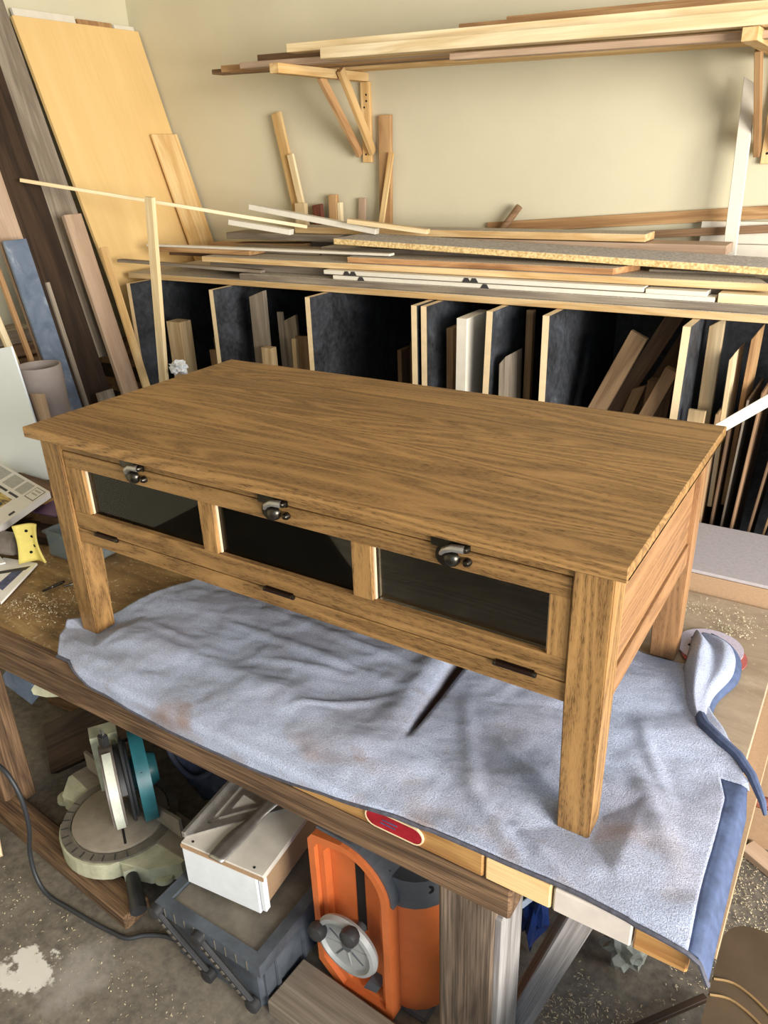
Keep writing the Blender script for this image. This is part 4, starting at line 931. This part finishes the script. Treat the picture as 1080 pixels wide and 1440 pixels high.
# white drawer box on the crate, with two metal squares
def drawer_box():
    t = thing('drawer_box', (.43, .06, -.5425), 'white melamine box with fibreboard edges lying on the storage crate', 'box')
    R = Matrix.Translation((.332, -.062, .0075)) @ Matrix.Rotation(math.radians(6), 4, 'Z')
    def bx(name, lo, hi, mat): return MB().box(lo, hi, .0015, 1, R).out(name, mat, t)
    bx('front_panel', (0, 0, -.5425), (.20, .016, -.434), 'white_lam'); bx('top_panel', (0, 0.0, -.432), (.22, .30, -.418), 'dusty_white')
    bx('edge_band', (-.0005, -.0008, -.4335), (.2205, .0, -.4215), 'mdf')
    bx('side_panel', (.185, .018, -.5425), (.20, .28, -.434), 'mdf'); bx('side_panel', (0, .018, -.5425), (.015, .28, -.434), 'white_lam')
    bx('corner_strip', (.202, .004, -.535), (.214, .020, -.434), 'white_lam'); bx('back_panel', (.016, .264, -.5425), (.184, .28, -.434), 'white_lam')
    for x, y in ((.025, .012), (.19, .012), (.10, .02)): MB().lathe([(0, 0), (.003, 0), (.003, .0008), (0, .0008)], R @ Vector((x, y, -.418)), (0, 0, 1), 10).out('screw_hole', 'hole', t)
    # speed square
    q = thing('rafter_square', R @ Vector((.05, .10, -.4175)), 'triangular slotted metal square lying flat on the white box', 'square')
    def q_out(k, name, mat='steel'): return k.out(name, mat, q)
    a, b, c = Vector((.002, .015)), Vector((.002, .24)), Vector((.185, .20))
    cen = (a+b+c)/3
    pts = [a, b, c]; inn = [cen+(p-cen)*.62 for p in pts]
    P = lambda L: [(p.x, p.y) for p in L]
    o_ = Vector(R @ Vector((0, 0, -.4175))); u_ = R.to_3x3() @ Vector((1, 0, 0)); v_ = R.to_3x3() @ Vector((0, 1, 0))
    q_out(MB().ringprism(P(pts), P(inn), o_, u_, v_, (0, 0, .003)), 'blade')
    i2 = [cen+(p-cen)*.46 for p in pts]; i3 = [cen+(p-cen)*.24 for p in pts]
    q_out(MB().ringprism(P(i2), P(i3), o_, u_, v_, (0, 0, .003)), 'inner_blade')
    for p0, p1 in zip(inn, i2): q_out(MB().prism([(p0.x-.004, p0.y), (p0.x+.004, p0.y), (p1.x+.004, p1.y), (p1.x-.004, p1.y)], o_, u_, v_, (0, 0, .003)), 'web')
    q_out(MB().box((-.006, .012, -.4175), (.003, .245, -.402), .001, 1, R), 'lip')
    # pry bar / bracket
    bm = bmesh.new(); last = None
    cl = [(.105, -.012, 0.0), (.110, .05, 0), (.118, .10, .001), (.128, .14, .010), (.145, .18, .022), (.175, .21, .030), (.215, .225, .032)]
    cl = smooth_path([Vector(p) for p in cl], 5)
    for i, p in enumerate(cl):
        nx = cl[min(i+1, len(cl)-1)]-cl[max(i-1, 0)]; nx.z = 0; nx.normalize(); sd = Vector((nx.y, -nx.x, 0)); wd = .018+.004*math.sin(i*.35)
        r = [bm.verts.new(R @ (Vector((p.x, p.y, -.4125+p.z))+sd*wd*s)) for s in (-1, -.33, .33, 1)]
        if last:
            for k in range(3): bm.faces.new((last[k], last[k+1], r[k+1], r[k])).smooth = True
        last = r
    k = MB(); k.bm.free(); k.bm = bm; o = k.out('flat_pry_bar', 'steel'); o.modifiers.new('thick', 'SOLIDIFY').thickness = .004; tag(o, 'curved flat metal pry bar lying across the slotted square', 'pry bar')
    MB().prism([(0, 0), (.004, .02), (0, .026), (-.004, .02)], R @ Vector((.112, .055, -.4118)), R.to_3x3() @ Vector((1, 0, 0)), R.to_3x3() @ Vector((0, 1, 0)), (0, 0, .0012)).out('nail_slot', 'hole', o)
drawer_box()
# dark bag behind the saw
def bag():
    bm = bmesh.new(); bmesh.ops.create_icosphere(bm, subdivisions=5, radius=1)
    for v in bm.verts:
        n_ = noise.noise(v.co*2.0)*.22+noise.noise(v.co*5)*.10+abs(noise.noise(v.co*3.3+Vector((4, 1, 0))))*.2
        k = 1-.1+n_; v.co = Vector((.160*v.co.x*k+.08, .10*v.co.y*k+.30, max(FL, .17*v.co.z*k-.53)))
    for f in bm.faces: f.smooth = True
    k = MB(); k.bm.free(); k.bm = bm; o = k.out('cloth_bag', 'bag'); tag(o, 'dark navy cloth bag slumped behind the miter saw', 'bag')
    MB().tube(smooth_path([Vector(p) for p in [(.0, .195, -.45), (.03, .185, -.50), (.08, .19, -.545), (.14, .195, -.52), (.19, .21, -.46)]], 6), .007, 8).out('strap', 'bag', o, smooth=True)
bag()
# orange tool
def sander():
    R = Matrix.Translation((.643, .012, 0)) @ Matrix.Rotation(math.radians(-2), 4, 'Z')
    u = R.to_3x3() @ Vector((1, 0, 0)); v = Vector((0, 0, 1)); yb = R.to_3x3() @ Vector((0, 1, 0))
    t = thing('bench_sander', (.73, .1, FL), 'orange bench sander with grey handwheel standing on end under the bench', 'sander')
    Wd = .195; zb, zt = FL+.012, -.262
    def outline(i, top=.11):
        x0, x1, b0, b1 = i, Wd-i, zb+i, zt-i; cx = x1-top+i
        # left side straight, top right rounded, bottom left chamfered
        return [(x0, b0+.05), (x0+.05, b0), (x1, b0)]+[(cx+(top-i)*math.cos(math.radians(a)), b1-top+i+(top-i)*math.sin(math.radians(a))) for a in range(0, 91, 10)]+[(x0+.012, b1-.012), (x0, b1-.03)]
    o0 = R @ Vector((0, 0, 0))
    MB().prism(outline(.002), o0+yb*.03, u, v, yb*.17).out('body', 'orange', t)
    MB().ringprism(outline(0), outline(.016), o0-yb*.004, u, v, yb*.0335).out('face_rim', 'orange', t)
    MB().ringprism(outline(.017), outline(.030), o0+yb*.008, u, v, yb*.0215).out('face_step', 'orange', t)
    slot = arc(.105, -.33, .011, 0, 180, 8)+[(.094, -.52), (.116, -.52)]
    MB().prism(slot, o0+yb*.0285, u, v, yb*-.0005+yb*.001).out('slot', 'hole', t)
    MB().prism([(x, z) for x, z in arc(.115, -.42, .135, 60, 118, 12)]+[(x, z) for x, z in arc(.115, -.42, .131, 118, 60, 12)], o0+yb*.0288, u, v, yb*-.0012).out('embossed_text_line', 'hole', t)
    # rounded right side
    cx, cy = Wd+.004, .105
    MB().prism([(Wd-.03, .03)]+[(Wd-.01+.085*math.cos(math.radians(a)), .115+.085*math.sin(math.radians(a))) for a in range(-90, 91, 15)]+[(Wd-.03, .2)], Vector((o0.x, o0.y, zb+.004)), u, yb, (0, 0, zt-zb-.09)).out('side_housing', 'orange', t, smooth=True)
    # slate cap on top
    capo = [(Wd-.11+.118*math.cos(math.radians(a)), zt-.11+.118*math.sin(math.radians(a))) for a in range(0, 91, 10)]+[(.02, zt+.008), (.02, zt+.001)]+[(Wd-.11+.111*math.cos(math.radians(a)), zt-.11+.111*math.sin(math.radians(a))) for a in range(90, -1, -10)]
    MB().prism(capo, o0+yb*.004, u, v, yb*.19).out('top_cap', 'slate_pl', t)
    MB().prism([(Wd-.01+.09*math.cos(math.radians(a)), .115+.09*math.sin(math.radians(a))) for a in range(-90, 91, 15)]+[(Wd-.05, .2), (Wd-.05, .03)], Vector((o0.x, o0.y, zt-.125)), u, yb, (0, 0, .075)).out('corner_cap', 'slate_pl', t, smooth=True)
    MB().lathe([(0, 0), (.011, 0), (.011, .003), (.006, .003), (.006, .001), (0, .001)], R @ Vector((Wd+.055, .058, zt-.075)), R.to_3x3() @ Vector((.55, -.8, 0)), 16).out('cap_screw', 'hole', t)
    MB().box((.03, .03, FL), (Wd+.06, .20, zb+.004), .004, 2, R).out('base_foot', 'slate_pl', t)
    MB().box((-.03, .05, FL+.002), (.0, .17, FL+.20), .012, 3, R).out('side_foot', 'slate_pl', t)
    # handwheel
    wc = R @ Vector((.103, -.012, -.515)); ax = R.to_3x3() @ Vector((0, -1, 0))
    wh = MB().lathe([(0, 0), (.058, 0), (.072, .004), (.076, .012), (.072, .022), (.064, .024), (.060, .016), (0, .014)], wc, ax, 36).out('handwheel', 'grey_pl', t, smooth=True)
    adopt(MB().lathe([(0, -.045), (.012, -.045), (.012, .018), (0, .018)], wc, ax, 16).out('axle', 'slate_pl'), wh)
    for k in range(8):
        a = 2*math.pi*k/8+.2; p = wc+ax*.0145
        m = Matrix((u, v, -yb)).transposed().to_4x4(); m.translation = p
        adopt(MB().box((.016, -.0015, -.001), (.050, .0015, .0025), m=m @ Matrix.Rotation(a, 4, 'Z')).out('spoke', 'slate_pl' if k % 2 else 'grey_pl'), wh)
    for a in (165, 70):
        p = wc+u*.066*math.cos(math.radians(a))+v*.066*math.sin(math.radians(a))
        adopt(MB().lathe([(.010, 0), (.017, .006), (.021, .016), (.019, .028), (.010, .034), (0, .035)], p+ax*.012, ax, 18).out('grip_knob', 'black_pl', smooth=True), wh)
    MB().prism([(.115, -.675), (.15, -.665), (.16, -.64), (.13, -.64)], o0+yb*.004, u, v, yb*.026).out('lever_tab', 'slate_pl', t)
sander()
# loose timber under the bench
for lab, p0, p1, wd, th, mt, up in (
  ('wide dark plank slanting under the left end of the bench', (-.47, .13, -.655), (-.17, .30, -.47), .15, .03, 'dark_wood', (.3, -.6, .7)),
  ('brown plank slanting above the wide dark plank', (-.56, .26, -.50), (-.16, .44, -.31), .11, .025, 'brown', (.3, -.6, .7)),
  ('tan slat slanting near the bench underside at left', (-.70, .28, -.42), (-.24, .36, -.21), .06, .02, 'tan', (.3, -.6, .7)),
  ('bluish grey panel hanging behind the left bench leg', (-.55, .12, -.46), (-.33, .20, -.20), .12, .012, 'blue_board', (.5, -.8, .2)),
  ('brown timber lying on the floor behind the miter saw', (-.75, .36, FL+.04), (-.12, .42, FL+.04), .10, .07, 'brown', (0, 0, 1))):
    T(board('loose_plank', p0, p1, wd, th, mt, up=up), lab, 'plank', 'loose planks under the bench')
o = T(board('stub_stick', (-.30, -.175, FL+.006), (-.45, -.09, FL+.10), .028, .02, 'pine_pale'), 'pale stick end lying by the black cable', 'stick')
o = MB().prism([(-.055, -.012), (-.045, -.022), (-.01, -.022), (.05, -.006), (.06, .004), (.05, .014), (0, .012), (-.03, .012), (-.048, .008)], (-.03, -.040, -.145), (1, .25, 0), (0, .55, .8), (0, -.018, .012)).out('bench_clamp', 'cast_pale'); tag(o, 'pale green clamp hanging from the bench front', 'clamp')
MB().tube([(-.06, .0, -.125), (-.09, .10, -.118)], .008, 8).out('clamp_rod', 'steel', o)
# right end under the bench: bag scraps, trash, bin
crumple('plastic_bag', (1.215, .37, FL+.001), (.06, .055, .075), 'clear_bag', 'crumpled grey plastic bag on the floor beneath the bench end', 'bag', 3)
crumple('blue_wrapper', (1.20, .46, FL+.001), (.05, .035, .09), 'blue_bag', 'crumpled blue plastic wrapper behind the grey bag', 'wrapper', 9)
crumple('blue_cloth', (1.02, .32, FL+.001), (.035, .05, .16), 'blue_bag', 'blue plastic sheet bunched behind the bench brace', 'plastic sheet', 5)
T(board('metal_channel', (1.06, .10, -.30), (1.24, .34, -.14), .06, .012, 'blue_board', up=(-.4, .2, 1)), 'bluish metal channel slanting behind the rough bench post', 'metal channel')
T(board('metal_channel', (1.10, .18, -.30), (1.25, .36, -.17), .04, .014, 'slate_pl', up=(-.4, .2, 1)), 'dark metal channel beside the bluish one', 'metal channel')
T(board('dark_bar', (1.16, .09, FL+.02), (1.39, .385, FL+.02), .014, .014, 'dark_wood'), 'dark thin bar lying across the sawdust covered floor', 'bar')
T(board('pine_strip', (1.18, .10, FL+.006), (1.28, .14, FL+.006), .016, .006, 'pine_pale'), 'pale wood strip lying in the sawdust', 'strip')
T(board('wood_offcut', (1.395, .86, FL+.012), (1.50, .80, FL+.012), .05, .02, 'pink_wood'), 'pinkish offcut on the sawdust covered floor by the cabinet', 'offcut')
def bin_():
    t = thing('waste_bin', (1.60, .0, FL), 'brown round-cornered bin with tan straps at the end of the bench', 'bin')
    x0, x1, y0, y1 = 1.402, 1.80, -.30, .215
    def rr(i, r): 
        X0, X1, Y0, Y1 = x0+i, x1-i, y0+i, y1-i
        return arc(X1-r, Y1-r, r, 0, 90, 6)+arc(X0+r, Y1-r, r, 90, 180, 6)+arc(X0+r, Y0+r, r, 180, 270, 6)+arc(X1-r, Y0+r, r, 270, 360, 6)
    MB().prism(rr(.012, .04), (0, 0, FL), (1, 0, 0), (0, 1, 0), (0, 0, .445)).out('bin_body', 'bin', t, smooth=True)
    MB().prism(rr(0, .05), (0, 0, FL+.445), (1, 0, 0), (0, 1, 0), (0, 0, .025)).out('bin_lid', 'bin', t, smooth=True)
    for dy in (0, .03):
        pts = smooth_path([Vector(p) for p in [(1.404, .085-dy, FL+.4715), (1.44, .092-dy, FL+.4715), (1.50, .06-dy, FL+.4715), (1.60, -.03-dy, FL+.4715), (1.72, -.12-dy, FL+.4715)]], 6)
        MB().tube(pts, .002, 6).out('strap', 'bin_tan', t)
bin_()

# ------------------------------------------------------------------ shavings and sawdust (uncountable)
def shavings(name, label, n, region, zf, smin, smax, seed):
    rnd = random.Random(seed); V, F = [], []
    for i in range(n):
        x, y = region(rnd); 
        if x is None: continue
        a = rnd.uniform(0, math.pi); L = rnd.uniform(smin, smax); w_ = L*rnd.uniform(.12, .4); cu = rnd.uniform(.1, .5)*L
        z = zf(x, y)+rnd.uniform(0, .004); ca, sa = math.cos(a), math.sin(a); b = len(V)
        for s in (-1, 0, 1):
            for q in (-1, 1):
                px = s*L/2; py = q*w_/2; pz = cu*(1-s*s)*.6+rnd.uniform(0, .001)
                V.append((x+ca*px-sa*py, y+sa*px+ca*py, z+pz))
        F += [(b, b+1, b+3, b+2), (b+2, b+3, b+5, b+4)]
    me = bpy.data.meshes.new(name); me.from_pydata(V, [], F); me.update()
    o = link(name, me, 'dust', Matrix.Identity(4)); tag(o, label, 'sawdust', kind='stuff'); return o
def reg_floor(r):
    x = r.uniform(.95, 2.0); y = r.uniform(-.35, 1.2)
    if noise.noise(Vector((x*4, y*4, 2)))*.8+r.uniform(-.6, .6)+ (x-1.25)*.5 < -.1: return None, None
    if 1.37 < x < 1.83 and y < .24: return None, None
    if y > .865 and x < 1.76 or y > 1.14: return None, None
    if x < 1.13 and (y < .03 or y > .24 and y < .40): return None, None
    if x < 1.22 and .05 < y < .16: return None, None
    if math.hypot(x-1.21, y-.40) < .10 or (y > .74 and x < 1.28): return None, None
    return x, y
shavings('scattered_sawdust', 'pale wood shavings strewn over the floor at the bench end', 42000, reg_floor, lambda x, y: FL+.0005, .002, .0075, 1)
def reg_left(r):
    x, y = r.uniform(-.5, 1.0), -.18-abs(r.gauss(0, .12))
    if .28 < x < .62 and y > -.19: return None, None
    return x, y
shavings('scattered_chips', 'fine wood chips scattered on the concrete under the bench front', 700, reg_left, lambda x, y: FL+.0003, .002, .007, 2)
def reg_bench(r):
    c = r.choice(((1.31, .78, .035), (1.28, .72, .02), (1.2, .78, .04), (-.12, .03, .05), (-.19, .02, .04), (-.12, .12, .04)))
    x, y = r.gauss(c[0], c[2]), r.gauss(c[1], c[2]*.7)
    if x > 1.37 or y > .85 or y < -.05 or (y < .68 and -.05 < x) or x < -.24: return None, None
    return x, y
shavings('bench_sawdust', 'small heaps of wood shavings on the bench top', 900, reg_bench, lambda x, y: .0005, .002, .008, 3)

# lift everything so that the floor is at z = 0
for o in list(col.objects):
    if o.parent is None:
        m = o.matrix_basis.copy(); m.translation.z += BZ; o.matrix_basis = m
